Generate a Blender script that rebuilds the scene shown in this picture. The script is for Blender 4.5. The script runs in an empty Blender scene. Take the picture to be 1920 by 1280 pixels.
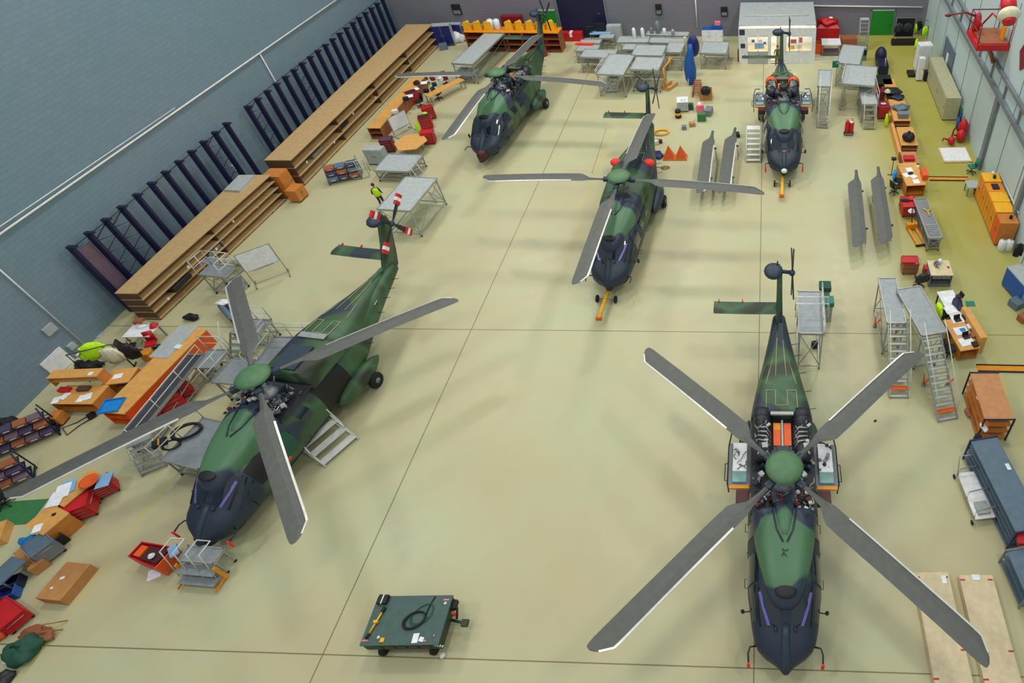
import bpy, math, random
from mathutils import Matrix, Vector
random.seed(7)
S = bpy.context.scene
COL = S.collection
PI = math.pi
R = math.radians
# ---------------------------------------------------------------- camera (solved from the photo)
FPX, CX, CY, HC = 1183.363, 1386.202, 542.169, 24.0655
RM = ((0.9991394495569084, -0.007650081473896404, 0.04076563004003361),
      (0.03459264508664481, 0.6959692018734682, -0.717237909587549),
      (-0.022884694558319377, 0.7180308811583597, 0.6956349218217283))
cd = bpy.data.cameras.new('camera'); cam = bpy.data.objects.new('camera', cd); COL.objects.link(cam)
cd.sensor_width = 36; cd.sensor_fit = 'HORIZONTAL'; cd.lens = FPX * 36 / 1920
cd.shift_x = (960 - CX) / 1920; cd.shift_y = (CY - 640) / 1920
cd.clip_end = 300
m4 = Matrix([list(r) + [0] for r in RM] + [[0, 0, 0, 1]]); m4.translation = (0, 0, HC)
cam.matrix_world = m4
S.camera = cam

def ray(u, v):
    a, b, c = (u - CX) / FPX, -(v - CY) / FPX, -1
    return [r[0] * a + r[1] * b + r[2] * c for r in RM]
def g(u, v, z=0.0):                       # where a spot seen in the photo stands, at height z
    r = ray(u, v); t = (z - HC) / r[2]
    return r[0] * t, r[1] * t
def gx(u, v, x):
    r = ray(u, v); t = x / r[0]; return r[1] * t, r[2] * t + HC
def gy(u, v, y):
    r = ray(u, v); t = y / r[1]; return r[0] * t, r[2] * t + HC
def R3(z, bl, br, tl):                    # rectangle at height z: centre, width, depth, turn
    a, b, c = [Vector(g(*p, z)) for p in (bl, br, tl)]
    e = b - a; w = e.length; e.normalize(); n = Vector((-e.y, e.x)); d = (c - a).dot(n)
    o = a + e * w / 2 + n * d / 2
    return o.x, o.y, w, abs(d), math.atan2(e.y, e.x)
# ---------------------------------------------------------------- materials
def lin(c):
    c /= 255.0
    return c / 12.92 if c <= .04045 else ((c + .055) / 1.055) ** 2.4
def L3(c): return (lin(c[0]), lin(c[1]), lin(c[2]), 1)
MATS = {}
def nodes(m): m.use_nodes = True; return m.node_tree, m.node_tree.nodes['Principled BSDF']
def mat(name, rgb, rough=.6, metal=0.0, var=.10, scale=4.0, emit=0, bump=0):
    m = bpy.data.materials.new(name); nt, b = nodes(m)
    tc = nt.nodes.new('ShaderNodeTexCoord'); n = nt.nodes.new('ShaderNodeTexNoise'); n.inputs['Scale'].default_value = scale
    n.inputs['Detail'].default_value = 4
    nt.links.new(tc.outputs['Object'], n.inputs['Vector'])
    r = nt.nodes.new('ShaderNodeValToRGB'); c = L3(rgb)
    r.color_ramp.elements[0].position = .3; r.color_ramp.elements[1].position = .7
    r.color_ramp.elements[0].color = tuple(x * (1 - var) for x in c[:3]) + (1,)
    r.color_ramp.elements[1].color = tuple(min(1, x * (1 + var)) for x in c[:3]) + (1,)
    nt.links.new(n.outputs['Fac'], r.inputs['Fac']); nt.links.new(r.outputs['Color'], b.inputs['Base Color'])
    b.inputs['Roughness'].default_value = rough; b.inputs['Metallic'].default_value = metal
    if emit:
        nt.links.new(r.outputs['Color'], b.inputs['Emission Color']); b.inputs['Emission Strength'].default_value = emit
    if bump:
        bp = nt.nodes.new('ShaderNodeBump'); bp.inputs['Strength'].default_value = bump
        nt.links.new(n.outputs['Fac'], bp.inputs['Height']); nt.links.new(bp.outputs['Normal'], b.inputs['Normal'])
    MATS[name] = m; return m
for nm, c, ro, me in [
    ('alu', (168, 172, 170), .42, .55), ('alu_deck', (150, 156, 160), .5, .4), ('steel', (140, 142, 145), .4, .6), ('white_metal', (212, 214, 212), .45, .1),
    ('dark_steel', (52, 54, 60), .5, .5), ('black', (18, 18, 22), .6, 0), ('rubber', (20, 20, 22), .8, 0), ('navy', (22, 26, 62), .5, .1),
    ('rack_blue', (24, 24, 66), .5, .1), ('cobalt', (16, 30, 100), .45, 0), ('blue', (22, 82, 160), .5, 0), ('bright_blue', (20, 130, 205), .5, 0), ('sky', (130, 175, 215), .6, 0),
    ('red', (190, 20, 30), .45, 0), ('dark_red', (125, 22, 38), .5, 0), ('orange', (224, 90, 26), .5, 0), ('cover_red', (235, 50, 40), .7, 0),
    ('yellow', (236, 176, 30), .5, 0), ('locker', (224, 140, 18), .45, 0), ('lime', (190, 240, 20), .7, 0), ('green', (20, 130, 40), .5, 0), ('teal', (20, 120, 100), .5, 0),
    ('mid_green', (56, 120, 70), .6, 0), ('beech', (214, 158, 84), .5, 0), ('beech_dark', (196, 122, 50), .5, 0), ('wood', (186, 156, 108), .6, 0), ('wood_dark', (92, 64, 48), .7, 0),
    ('brown', (150, 88, 55), .6, 0), ('copper_top', (190, 132, 86), .5, 0), ('plywood', (214, 196, 160), .6, 0), ('carton', (182, 128, 74), .8, 0), ('white', (226, 228, 230), .5, 0), ('paper', (236, 238, 245), .8, 0),
    ('grey', (120, 128, 134), .5, .1), ('grey_lt', (170, 178, 178), .5, .05), ('beige', (172, 172, 138), .5, 0), ('slate', (92, 112, 128), .5, .1), ('cream', (214, 210, 180), .6, 0),
    ('maroon', (70, 24, 26), .5, 0), ('grey_mat', (58, 60, 66), .7, 0), ('blade', (90, 92, 88), .55, .1), ('blade_edge', (222, 222, 215), .3, .4), ('strip', (206, 196, 140), .6, 0),
    ('dome', (78, 118, 80), .5, 0), ('heli_green', (66, 98, 62), .5, 0), ('heli_dark', (40, 56, 72), .5, 0), ('heli_black', (30, 36, 44), .5, 0), ('gpu_green', (62, 90, 84), .5, 0), ('gpu_side', (48, 58, 36), .6, 0),
    ('lilac', (120, 108, 180), .3, .2), ('purple', (70, 60, 90), .6, 0), ('purple_lt', (112, 92, 108), .6, 0), ('army', (36, 84, 66), .8, 0), ('skin', (190, 140, 110), .6, 0), ('khaki', (92, 82, 52), .8, 0), ('pink', (236, 120, 140), .6, 0), ('silver_glass', (150, 190, 185), .15, .3)]:
    mat(nm, c, ro, me)
mat('lamp_glow', (255, 238, 210), .5, 0, .05, 2, emit=1.5)
mat('work_lamp', (255, 240, 230), .5, 0, .02, 2, emit=14)
def glass(name, rgb, rough=.08, alpha=1):
    m = mat(name, rgb, rough, 0, .05, 2); b = m.node_tree.nodes['Principled BSDF']; b.inputs['Coat Weight'].default_value = .8; return m
glass('canopy', (20, 34, 48))
MATS['pane'] = mat('pane', (190, 210, 215), .05, 0, .02, 1); MATS['pane'].node_tree.nodes['Principled BSDF'].inputs['Alpha'].default_value = .12
def camo(name, seed, ydark=-3.0):
    m = bpy.data.materials.new(name); nt, b = nodes(m); N = nt.nodes.new; K = nt.links.new
    tc = N('ShaderNodeTexCoord'); mp = N('ShaderNodeMapping'); mp.inputs['Location'].default_value = (seed * 3.1, seed * 1.7, seed)
    K(tc.outputs['Object'], mp.inputs['Vector'])
    n = N('ShaderNodeTexNoise'); n.inputs['Scale'].default_value = .42; n.inputs['Detail'].default_value = 1.5; K(mp.outputs['Vector'], n.inputs['Vector'])
    r = N('ShaderNodeValToRGB'); e = r.color_ramp.elements
    e[0].position = 0; e[0].color = L3((36, 50, 62)); e[1].position = .44; e[1].color = L3((36, 50, 62))
    for p, c in ((.46, (50, 76, 48)), (.55, (54, 84, 54)), (.60, (62, 98, 68)), (.66, (42, 54, 38)), (.8, (40, 50, 38))):
        q = e.new(p); q.color = L3(c)
    K(n.outputs['Fac'], r.inputs['Fac'])
    sx = N('ShaderNodeSeparateXYZ'); K(tc.outputs['Object'], sx.inputs[0])
    n2 = N('ShaderNodeTexNoise'); n2.inputs['Scale'].default_value = .8; K(mp.outputs['Vector'], n2.inputs['Vector'])
    a = N('ShaderNodeMath'); a.operation = 'MULTIPLY_ADD'; a.inputs[1].default_value = 1.6; K(n2.outputs['Fac'], a.inputs[0]); K(sx.outputs['Y'], a.inputs[2])
    mr = N('ShaderNodeMapRange'); mr.inputs['From Min'].default_value = ydark + .8; mr.inputs['From Max'].default_value = ydark + 1.05; K(a.outputs[0], mr.inputs['Value'])
    mx = N('ShaderNodeMix'); mx.data_type = 'RGBA'; mx.inputs[6].default_value = L3((34, 46, 64)); K(mr.outputs[0], mx.inputs[0]); K(r.outputs['Color'], mx.inputs[7])
    K(mx.outputs[2], b.inputs['Base Color']); b.inputs['Roughness'].default_value = .5
    MATS[name] = m
def deckmat(name, seed):                   # top cowling: green panel with tar grey patches
    m = bpy.data.materials.new(name); nt, b = nodes(m); N = nt.nodes.new; K = nt.links.new
    tc = N('ShaderNodeTexCoord'); mp = N('ShaderNodeMapping'); mp.inputs['Location'].default_value = (seed * 2.1, seed * 5.7, 0); K(tc.outputs['Object'], mp.inputs['Vector'])
    sx = N('ShaderNodeSeparateXYZ'); K(tc.outputs['Object'], sx.inputs[0])
    n = N('ShaderNodeTexNoise'); n.inputs['Scale'].default_value = .9; n.inputs['Detail'].default_value = 1; K(mp.outputs['Vector'], n.inputs['Vector'])
    # d = |y + 2.2| * .62 + |x| * .35 + noise
    def mth(op, a, b_=None, c_=None):
        q = N('ShaderNodeMath'); q.operation = op
        for i, z in enumerate((a, b_, c_)):
            if z is None: continue
            if isinstance(z, (int, float)): q.inputs[i].default_value = z
            else: K(z, q.inputs[i])
        return q.outputs[0]
    d = mth('ABSOLUTE', mth('ADD', sx.outputs['Y'], 2.35)); d = mth('MULTIPLY', d, .62)
    d = mth('MULTIPLY_ADD', mth('ABSOLUTE', sx.outputs['X']), .5, d); d = mth('MULTIPLY_ADD', n.outputs['Fac'], .7, d)
    mr = N('ShaderNodeMapRange'); mr.inputs['From Min'].default_value = 1.18; mr.inputs['From Max'].default_value = 1.26; K(d, mr.inputs['Value'])
    mx = N('ShaderNodeMix'); mx.data_type = 'RGBA'; mx.inputs[6].default_value = L3((76, 118, 84)); mx.inputs[7].default_value = L3((46, 58, 78)); K(mr.outputs[0], mx.inputs[0])
    K(mx.outputs[2], b.inputs['Base Color']); b.inputs['Roughness'].default_value = .45
    MATS[name] = m
for i in range(5): camo('camo_%d' % i, i + 1.3); deckmat('deck_%d' % i, i * 1.7)
# ---------------------------------------------------------------- mesh helpers
class MB:
    def __init__(s): s.v = []; s.f = []; s.m = []; s.mats = []; s.sm = []
    def mi(s, m):
        if m not in s.mats: s.mats.append(m)
        return s.mats.index(m)
    def add(s, vs, fs, m, smooth=False):
        o = len(s.v); s.v += [tuple(p) for p in vs]; k = s.mi(m)
        for f in fs: s.f.append([i + o for i in f]); s.m.append(k); s.sm.append(smooth)
        return s
    def box(s, x, y, z, w, d, h, m, rz=0, rx=0, ry=0):        # centre x, y; z = bottom
        M_ = Matrix.Rotation(rz, 3, 'Z') @ Matrix.Rotation(rx, 3, 'X') @ Matrix.Rotation(ry, 3, 'Y')
        c = Vector((x, y, z + h / 2)); vs = []
        for k in (-1, 1):
            for a, b in ((-1, -1), (1, -1), (1, 1), (-1, 1)): vs.append(c + M_ @ Vector((a * w / 2, b * d / 2, k * h / 2)))
        return s.add(vs, [(3, 2, 1, 0), (4, 5, 6, 7), (0, 1, 5, 4), (1, 2, 6, 5), (2, 3, 7, 6), (3, 0, 4, 7)], m)
    def tube(s, pts, r, m, n=6, r2=None, smooth=True):
        pts = [Vector(p) for p in pts]; vs = []; fs = []; N_ = len(pts)
        for i, p in enumerate(pts):
            t = (pts[min(i + 1, N_ - 1)] - pts[max(i - 1, 0)])
            if t.length < 1e-6: t = Vector((0, 0, 1))
            t.normalize(); a = Vector((0, 0, 1)) if abs(t.z) < .9 else Vector((1, 0, 0))
            e = t.cross(a).normalized(); q = t.cross(e)
            rr = r if r2 is None else r + (r2 - r) * i / max(1, N_ - 1)
            for k in range(n):
                w = 2 * PI * k / n; vs.append(p + e * (math.cos(w) * rr) + q * (math.sin(w) * rr))
        for i in range(N_ - 1):
            for k in range(n): fs.append((i * n + k, i * n + (k + 1) % n, (i + 1) * n + (k + 1) % n, (i + 1) * n + k))
        fs.append(tuple(range(n - 1, -1, -1))); fs.append(tuple((N_ - 1) * n + k for k in range(n)))
        return s.add(vs, fs, m, smooth)
    def lathe(s, prof, m, x=0, y=0, z=0, n=20, axis='z', smooth=True):
        vs = []; fs = []
        for r, h in prof:
            for k in range(n):
                w = 2 * PI * k / n; a, b = math.cos(w) * r, math.sin(w) * r
                vs.append({'z': (x + a, y + b, z + h), 'x': (x + h, y + a, z + b), 'y': (x + a, y + h, z + b)}[axis])
        for i in range(len(prof) - 1):
            for k in range(n):
                q = (i * n + k, i * n + (k + 1) % n, (i + 1) * n + (k + 1) % n, (i + 1) * n + k)
                fs.append(q if axis != 'y' else q[::-1])
        fs.append(tuple(range(n - 1, -1, -1))); fs.append(tuple((len(prof) - 1) * n + k for k in range(n)))
        return s.add(vs, fs, m, smooth)
    def ell(s, c, r, m, n=14, k=8, noise=0):
        vs = []; fs = []
        for i in range(k + 1):
            p = PI * i / k
            for j in range(n):
                w = 2 * PI * j / n; q = 1 + noise * (random.random() - .5)
                vs.append((c[0] + r[0] * q * math.sin(p) * math.cos(w), c[1] + r[1] * q * math.sin(p) * math.sin(w), c[2] + r[2] * q * math.cos(p)))
        for i in range(k):
            for j in range(n): fs.append((i * n + j, (i + 1) * n + j, (i + 1) * n + (j + 1) % n, i * n + (j + 1) % n))
        return s.add(vs, fs, m, True)
    def prism(s, pts, z0, z1, m):
        n = len(pts); vs = [(p[0], p[1], z0) for p in pts] + [(p[0], p[1], z1) for p in pts]
        fs = [tuple(range(n - 1, -1, -1)), tuple(range(n, 2 * n))] + [(i, (i + 1) % n, n + (i + 1) % n, n + i) for i in range(n)]
        return s.add(vs, fs, m)
    def rings(s, rings, m, cap=True, smooth=True, close=True):
        n = len(rings[0]); vs = [p for r in rings for p in r]; fs = []
        for i in range(len(rings) - 1):
            for k in range(n if close else n - 1): fs.append((i * n + k, i * n + (k + 1) % n, (i + 1) * n + (k + 1) % n, (i + 1) * n + k))
        if cap: fs.append(tuple(range(n - 1, -1, -1))); fs.append(tuple((len(rings) - 1) * n + k for k in range(n)))
        return s.add(vs, fs, m, smooth)
    def build(s, name, parent=None, label=None):
        me = bpy.data.meshes.new(name); me.from_pydata(s.v, [], s.f)
        for m in s.mats: me.materials.append(MATS[m])
        me.polygons.foreach_set('material_index', s.m); me.polygons.foreach_set('use_smooth', s.sm)
        import bmesh
        bm = bmesh.new(); bm.from_mesh(me); bmesh.ops.recalc_face_normals(bm, faces=bm.faces[:]); bm.to_mesh(me); bm.free()
        me.update()
        o = bpy.data.objects.new(name, me); COL.objects.link(o)
        if parent is not None: o.parent = parent
        if label: o['label'] = label
        return o
def tag(o, label, cat, group=None, kind=None):
    o['label'] = label; o['category'] = cat
    if group: o['group'] = group
    if kind: o['kind'] = kind
    return o
def thing(name, label, cat, x, y, rz=0, z=0, group=None):
    o = bpy.data.objects.new(name, None); COL.objects.link(o); o.location = (x, y, z); o.rotation_euler = (0, 0, rz); o.empty_display_size = .2
    return tag(o, label, cat, group)
def solo(name, label, cat, mb, x=0, y=0, rz=0, z=0, group=None):
    o = mb.build(name); o.location = (x, y, z); o.rotation_euler = (0, 0, rz); return tag(o, label, cat, group)
def struct(name, mb):
    o = mb.build(name); o['kind'] = 'structure'; return o
def dup(root, x, y, rz=None, label=None, z=None):
    r = root.copy(); COL.objects.link(r); r.location = (x, y, root.location.z if z is None else z)
    if rz is not None: r.rotation_euler = (0, 0, rz)
    if label: r['label'] = label
    for ch in root.children:
        c = ch.copy(); COL.objects.link(c); c.parent = r
        for gc in ch.children:
            d = gc.copy(); COL.objects.link(d); d.parent = c
    return r
def caster(t, x, y, m='rubber', r=.06):
    MB().lathe([(r * .5, -.02), (r, -.02), (r, .02), (r * .5, .02)], m, x, y, r, 10, 'x').box(x, y, r, .03, .03, r + .02, 'steel').build('caster', t)

# ---------------------------------------------------------------- setting
XL, XR, YB = -35.0, 14.4, 58.8
def floormat():
    m = bpy.data.materials.new('epoxy_floor'); nt, b = nodes(m); N = nt.nodes.new; K = nt.links.new
    tc = N('ShaderNodeTexCoord'); sx = N('ShaderNodeSeparateXYZ'); K(tc.outputs['Object'], sx.inputs[0])
    def mth(op, a, b_=None, c_=None, cl=False):
        q = N('ShaderNodeMath'); q.operation = op; q.use_clamp = cl
        for i, z in enumerate((a, b_, c_)):
            if z is None: continue
            if isinstance(z, (int, float)): q.inputs[i].default_value = z
            else: K(z, q.inputs[i])
        return q.outputs[0]
    n = N('ShaderNodeTexNoise'); n.inputs['Scale'].default_value = .16; n.inputs['Detail'].default_value = 5; n.inputs['Roughness'].default_value = .6; K(tc.outputs['Object'], n.inputs['Vector'])
    r = N('ShaderNodeValToRGB'); e = r.color_ramp.elements
    e[0].position = .32; e[0].color = L3((188, 178, 140)); e[1].position = .68; e[1].color = L3((186, 190, 152))
    K(n.outputs['Fac'], r.inputs['Fac'])
    # ochre tint growing towards the right wall and the back
    n2 = N('ShaderNodeTexNoise'); n2.inputs['Scale'].default_value = .5; K(tc.outputs['Object'], n2.inputs['Vector'])
    w = mth('MULTIPLY', mth('ADD', sx.outputs['X'], -6.2), .3, cl=True); w2 = mth('MULTIPLY', mth('ADD', sx.outputs['Y'], -14), .06, cl=True)
    w = mth('MULTIPLY', w, w2); w = mth('MULTIPLY', w, mth('MULTIPLY_ADD', n2.outputs['Fac'], .5, .7), cl=True)
    mx = N('ShaderNodeMix'); mx.data_type = 'RGBA'; K(w, mx.inputs[0]); K(r.outputs['Color'], mx.inputs[6]); mx.inputs[7].default_value = L3((166, 160, 74))
    col = mx.outputs[2]
    def line(coord, pos, hw, rgb, col, fac=1, lo=None, hi=None, oc=None):
        d = mth('LESS_THAN', mth('ABSOLUTE', mth('ADD', coord, -pos)), hw)
        if lo is not None: d = mth('MULTIPLY', d, mth('MULTIPLY', mth('GREATER_THAN', oc, lo), mth('LESS_THAN', oc, hi)))
        d = mth('MULTIPLY', d, fac)
        q = N('ShaderNodeMix'); q.data_type = 'RGBA'; K(d, q.inputs[0]); K(col, q.inputs[6]); q.inputs[7].default_value = L3(rgb); return q.outputs[2]
    X, Y = sx.outputs['X'], sx.outputs['Y']
    for p in (-15.28, -.28): col = line(X, p, .022, (100, 92, 60), col, .8)
    for p, f in ((6.41, .8), (21.65, .8), (36.9, .15)): col = line(Y, p, .022, (100, 92, 60), col, f)
    for p, lo, hi in ((-11.5, 24, 50), (11.2, 4, 24), (-25.4, 4, 21)): col = line(X, p, .06, (206, 186, 60), col, .35, lo, hi, Y)
    K(col, b.inputs['Base Color'])
    b.inputs['Roughness'].default_value = .38; b.inputs['Specular IOR Level'].default_value = .35
    n3 = N('ShaderNodeTexNoise'); n3.inputs['Scale'].default_value = 1.3; K(tc.outputs['Object'], n3.inputs['Vector'])
    K(mth('MULTIPLY_ADD', n3.outputs['Fac'], .22, .26), b.inputs['Roughness'])
    MATS['floor'] = m
floormat()
def wallmat(name, a, c, axis, sc=1.0, rough=.6, mort=.012):
    m = bpy.data.materials.new(name); nt, b = nodes(m); N = nt.nodes.new; K = nt.links.new
    tc = N('ShaderNodeTexCoord'); sx = N('ShaderNodeSeparateXYZ'); K(tc.outputs['Object'], sx.inputs[0]); cb = N('ShaderNodeCombineXYZ')
    K(sx.outputs[axis], cb.inputs[0]); K(sx.outputs['Z'], cb.inputs[1])
    br = N('ShaderNodeTexBrick'); br.inputs['Scale'].default_value = sc; br.inputs['Brick Width'].default_value = .5; br.inputs['Row Height'].default_value = .25
    br.inputs['Mortar Size'].default_value = mort; br.inputs['Color1'].default_value = L3(a); br.inputs['Color2'].default_value = L3(tuple(x * 1.03 for x in a)); br.inputs['Mortar'].default_value = L3(c)
    K(cb.outputs[0], br.inputs['Vector'])
    n = N('ShaderNodeTexNoise'); n.inputs['Scale'].default_value = .12; n.inputs['Detail'].default_value = 2; K(tc.outputs['Object'], n.inputs['Vector'])
    mx = N('ShaderNodeMix'); mx.data_type = 'RGBA'; mx.blend_type = 'MULTIPLY'; mx.inputs[0].default_value = 1; K(br.outputs['Color'], mx.inputs[6])
    r = N('ShaderNodeValToRGB'); r.color_ramp.elements[0].position = .35; r.color_ramp.elements[1].position = .65; r.color_ramp.elements[0].color = (.86, .97, .97, 1); r.color_ramp.elements[1].color = (1, .97, 1, 1)
    K(n.outputs['Fac'], r.inputs['Fac']); K(r.outputs['Color'], mx.inputs[7]); K(mx.outputs[2], b.inputs['Base Color']); b.inputs['Roughness'].default_value = rough
    MATS[name] = m
wallmat('block_wall', (114, 136, 148), (106, 127, 140), 'Y')
wallmat('block_wall_back', (120, 118, 128), (110, 108, 118), 'X')
mat('right_panel', (186, 206, 206), .5, 0, .05, .3)
struct('floor', MB().box(-10, 25, -.2, 52, 70, .2, 'floor'))
struct('wall_left', MB().box(XL - .15, 25, 0, .3, 70, 26, 'block_wall'))
struct('wall_back', MB().box(-10, YB + .15, 0, 50.6, .3, 26, 'block_wall_back'))
struct('wall_right', MB().box(XR + .15, 25, 0, .3, 70, 26, 'right_panel'))
# seams and steel framing on the right wall
fr = MB()
for y in (20, 23.5, 27, 30.6, 34, 37.4, 40.8, 44.4, 48, 51.5, 55): fr.box(XR - .01, y, 0, .03, .05, 10.5, 'grey')
fr.build('trim_1')['kind'] = 'structure'
t = MB()
t.box(XR - .14, 31, 6.35, .16, 54, .22, 'grey').box(XR - .14, 31, 5.1, .2, 54, .3, 'grey')
for y in range(12, 58, 3): t.box(XR - .1, y, 5.35, .1, .12, 1.1, 'grey')
tag(t.build('pipe_run'), 'pair of grey steel rails running high along the pale right wall', 'pipe rail')
for y0, lb in ((36.6, 'slanting grey steel brace on the right wall behind the red pumps'), (29.6, 'slanting grey steel brace on the right wall above the blue cabinet')):
    tag(MB().box(XR - .12, y0, 0, .2, .34, 5.1, 'grey').build('wall_column'), lb, 'column')
# doors
def wall_door(n, x, w, h, m, back=True):
    d = MB().box(x, YB - .04, 0, w, .08, h, m); o = d.build('door_%d' % n); o['kind'] = 'structure'
    MB().box(x - w / 2 - .06, YB - .05, 0, .1, .12, h + .1, 'grey').box(x + w / 2 + .06, YB - .05, 0, .1, .12, h + .1, 'grey').box(x, YB - .05, h, w + .24, .12, .1, 'grey_lt').build('door_frame', o)
    MB().box(x + w * .36, YB - .13, h * .48, .2, .06, .05, 'steel').build('door_handle', o); return o
a = gy(1012, 20, YB)[0]
wall_door(1, -20.3, 1.7, 2.5, 'green'); wall_door(2, -17.0, 4.3, 4.6, 'navy'); wall_door(3, 10.5, 2.0, 2.2, 'green')
# wall furniture: notices, pipes, boxes
def wallL(name, lb, cat, y, z, w, h, m, dx=.1, grp=None):
    tag(MB().box(XL + dx / 2 + .01, y, z, dx, w, h, m).build(name), lb, cat, grp)
p = MB(); p.tube([(XL + .12, 8, 6.62), (XL + .12, 21.6, 6.62), (XL + .12, 41.3, 6.27), (XL + .12, 58.5, 5.95)], .055, 'white_metal').tube([(XL + .12, 18, 6.95), (XL + .12, 33, 6.6)], .03, 'white_metal')
tag(p.build('wall_pipe'), 'long white conduit running high along the grey block wall', 'pipe')
tag(MB().tube([(XL + .12, 20.1, 6.5), (XL + .12, 20.1, .3)], .04, 'white_metal').build('wall_pipe'), 'white vertical conduit on the grey wall above the hi-vis jacket', 'pipe')
tag(MB().tube([(XL + .12, 41.3, 6.27), (XL + .12, 41.3, .9)], .045, 'white_metal').build('wall_pipe'), 'white vertical conduit dropping from the long pipe between the blue uprights', 'pipe')
y, z = gx(92, 618, XL); wallL('sign_plate', 'small white square plate on the grey wall left of the vertical conduit', 'sign', y, z - .2, .55, .45, 'grey_lt')
y, z = gx(112, 678, XL); wallL('notice_board', 'large white notice board on the wall behind the orange desk', 'notice board', y - .1, max(.02, z - .45), 1.15, 1.0, 'white', .06)
y, z = gx(133, 650, XL); wallL('junction_box', 'pale blue box on the wall just above the white notice board', 'junction box', y, z - .1, .34, .3, 'grey_lt', .15)
y, z = gx(150, 666, XL); wallL('junction_box', 'white square box at the foot of the vertical white conduit', 'junction box', y, z - .15, .34, .34, 'white', .14)
y, z = gx(190, 632, XL); wallL('junction_box', 'grey green box on the wall behind the hi-vis jacket', 'junction box', y, z - .2, .4, .4, 'grey_lt', .2)
y, z = gx(440, 314, XL); wallL('sign_plate', 'small white notice on the wall between two blue uprights', 'sign', y, z - .15, .35, .4, 'white')
p = MB(); p.tube([(3.9, YB - .1, 2.72), (13.9, YB - .1, 2.5)], .07, 'white_metal'); tag(p.build('wall_pipe'), 'white pipe along the back wall above the right green door', 'pipe')
p = MB(); p.tube([gy(1305, 15, YB - .1)[:1] + (YB - .1, 3.4), gy(1305, 15, YB - .1)[:1] + (YB - .1, .9)], .06, 'white_metal'); tag(p.build('wall_pipe'), 'short white vertical pipe on the back wall behind the blue wrapped load', 'pipe')
for u, v, w, h, lb in ((1235, 18, .55, .9, 'black wall box above the platforms left of the white pipe'), (1358, 22, .6, .8, 'black wall box left of the office cabin roof'), (856, 18, .8, .9, 'black screen on the back wall above the grey cabinet')):
    x, z = gy(u, v, YB - .1); tag(MB().box(x, YB - .08, max(.8, z - h / 2), w, .14, h, 'black').box(x, YB - .16, max(.8, z - h / 2) + .08, w * .8, .02, h * .35, 'grey').build('wall_box'), lb, 'wall box')
# lights: rows of hall lamps and the soft light of the hall
W = bpy.data.worlds.new('hall'); S.world = W; W.use_nodes = True
bg = W.node_tree.nodes['Background']; bg.inputs[0].default_value = (.93, .97, 1, 1); bg.inputs[1].default_value = .55
def lamp(x, y, z, sx, sy, e, col=(1, .97, .9)):
    l = bpy.data.lights.new('hall_lamp', 'AREA'); l.shape = 'RECTANGLE'; l.size = sx; l.size_y = sy; l.energy = e; l.color = col
    o = bpy.data.objects.new('hall_lamp', l); COL.objects.link(o); o.location = (x, y, z)
for x in (-26, -9, 8):
    for y, e in ((4, 1000), (20, 1050), (36, 1400), (52, 2100)): lamp(x, y, 25.5, 2.6, 2.6, e)
S.view_settings.view_transform = 'Standard'; S.view_settings.look = 'None'; S.view_settings.exposure = -.22; S.view_settings.gamma = 1
S.view_settings.use_curve_mapping = False
# ---------------------------------------------------------------- helicopters (local: nose towards -y, rotor mast at 0, 0)
def crom(tab, y):
    n = len(tab)
    if y <= tab[0][0]: return tab[0][1:]
    for i in range(n - 1):
        if y <= tab[i + 1][0]:
            a, b = tab[i], tab[i + 1]; t = (y - a[0]) / (b[0] - a[0])
            p, q = tab[max(0, i - 1)], tab[min(n - 1, i + 2)]; o = []
            for k in range(1, len(a)):
                h = b[0] - a[0]
                ma = (b[k] - p[k]) / (b[0] - p[0]) * h; mb = (q[k] - a[k]) / (q[0] - a[0]) * h
                o.append((2 * t**3 - 3 * t**2 + 1) * a[k] + (t**3 - 2 * t**2 + t) * ma + (-2 * t**3 + 3 * t**2) * b[k] + (t**3 - t**2) * mb)
            return o
    return tab[-1][1:]
FUS = [(-5.5, .07, 1.0, 1.15, 1.08), (-5.34, .2, .9, 1.32, 1.12), (-5.12, .58, .72, 1.52, 1.14), (-4.8, .93, .62, 1.74, 1.2), (-4.25, 1.1, .57, 2.0, 1.3), (-3.7, 1.18, .52, 2.42, 1.42),
       (-3.25, 1.25, .5, 2.7, 1.5), (-2.6, 1.28, .5, 2.82, 1.52), (0, 1.3, .5, 2.86, 1.55), (2.6, 1.3, .5, 2.86, 1.58), (3.8, 1.24, .75, 2.86, 1.72), (5.0, 1.02, 1.22, 2.86, 1.95), (6.5, .7, 1.62, 2.84, 2.15),
       (7.8, .46, 1.92, 2.82, 2.3), (8.8, .3, 2.2, 2.78, 2.45)]
COW = [(-3.95, .2, 2.2, 2.5), (-3.8, .42, 2.25, 2.72), (-3.5, .6, 2.3, 2.92), (-3.0, .78, 2.35, 3.1), (-2.2, .97, 2.4, 3.3), (-1.0, 1.16, 2.5, 3.44), (0, 1.2, 2.6, 3.46), (1.5, 1.22, 2.6, 3.46), (3.0, 1.22, 2.6, 3.4),
       (4.0, 1.08, 2.5, 3.3), (5.2, .82, 2.45, 3.16), (6.4, .5, 2.4, 3.02), (7.8, .24, 2.4, 2.92)]
def sp(c, p): return (1 if c >= 0 else -1) * abs(c) ** p
def fpt(y, t, off=0):
    hw, zb, zt, zm = crom(FUS, y); c, s_ = math.cos(t), math.sin(t)
    x = hw * sp(c, .72); z = zm + ((zt - zm) if s_ >= 0 else (zm - zb)) * sp(s_, .85)
    n = Vector((c, 0, s_)); return (x + n.x * off, y, z + n.z * off)
def cpt(y, t, off=0):
    hw, zb, zt = crom(COW, y); c, s_ = math.cos(t), math.sin(t)
    return (hw * sp(c, .55) + c * off, y, zb + (zt - zb) * abs(s_) ** .6 + off * s_)
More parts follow.
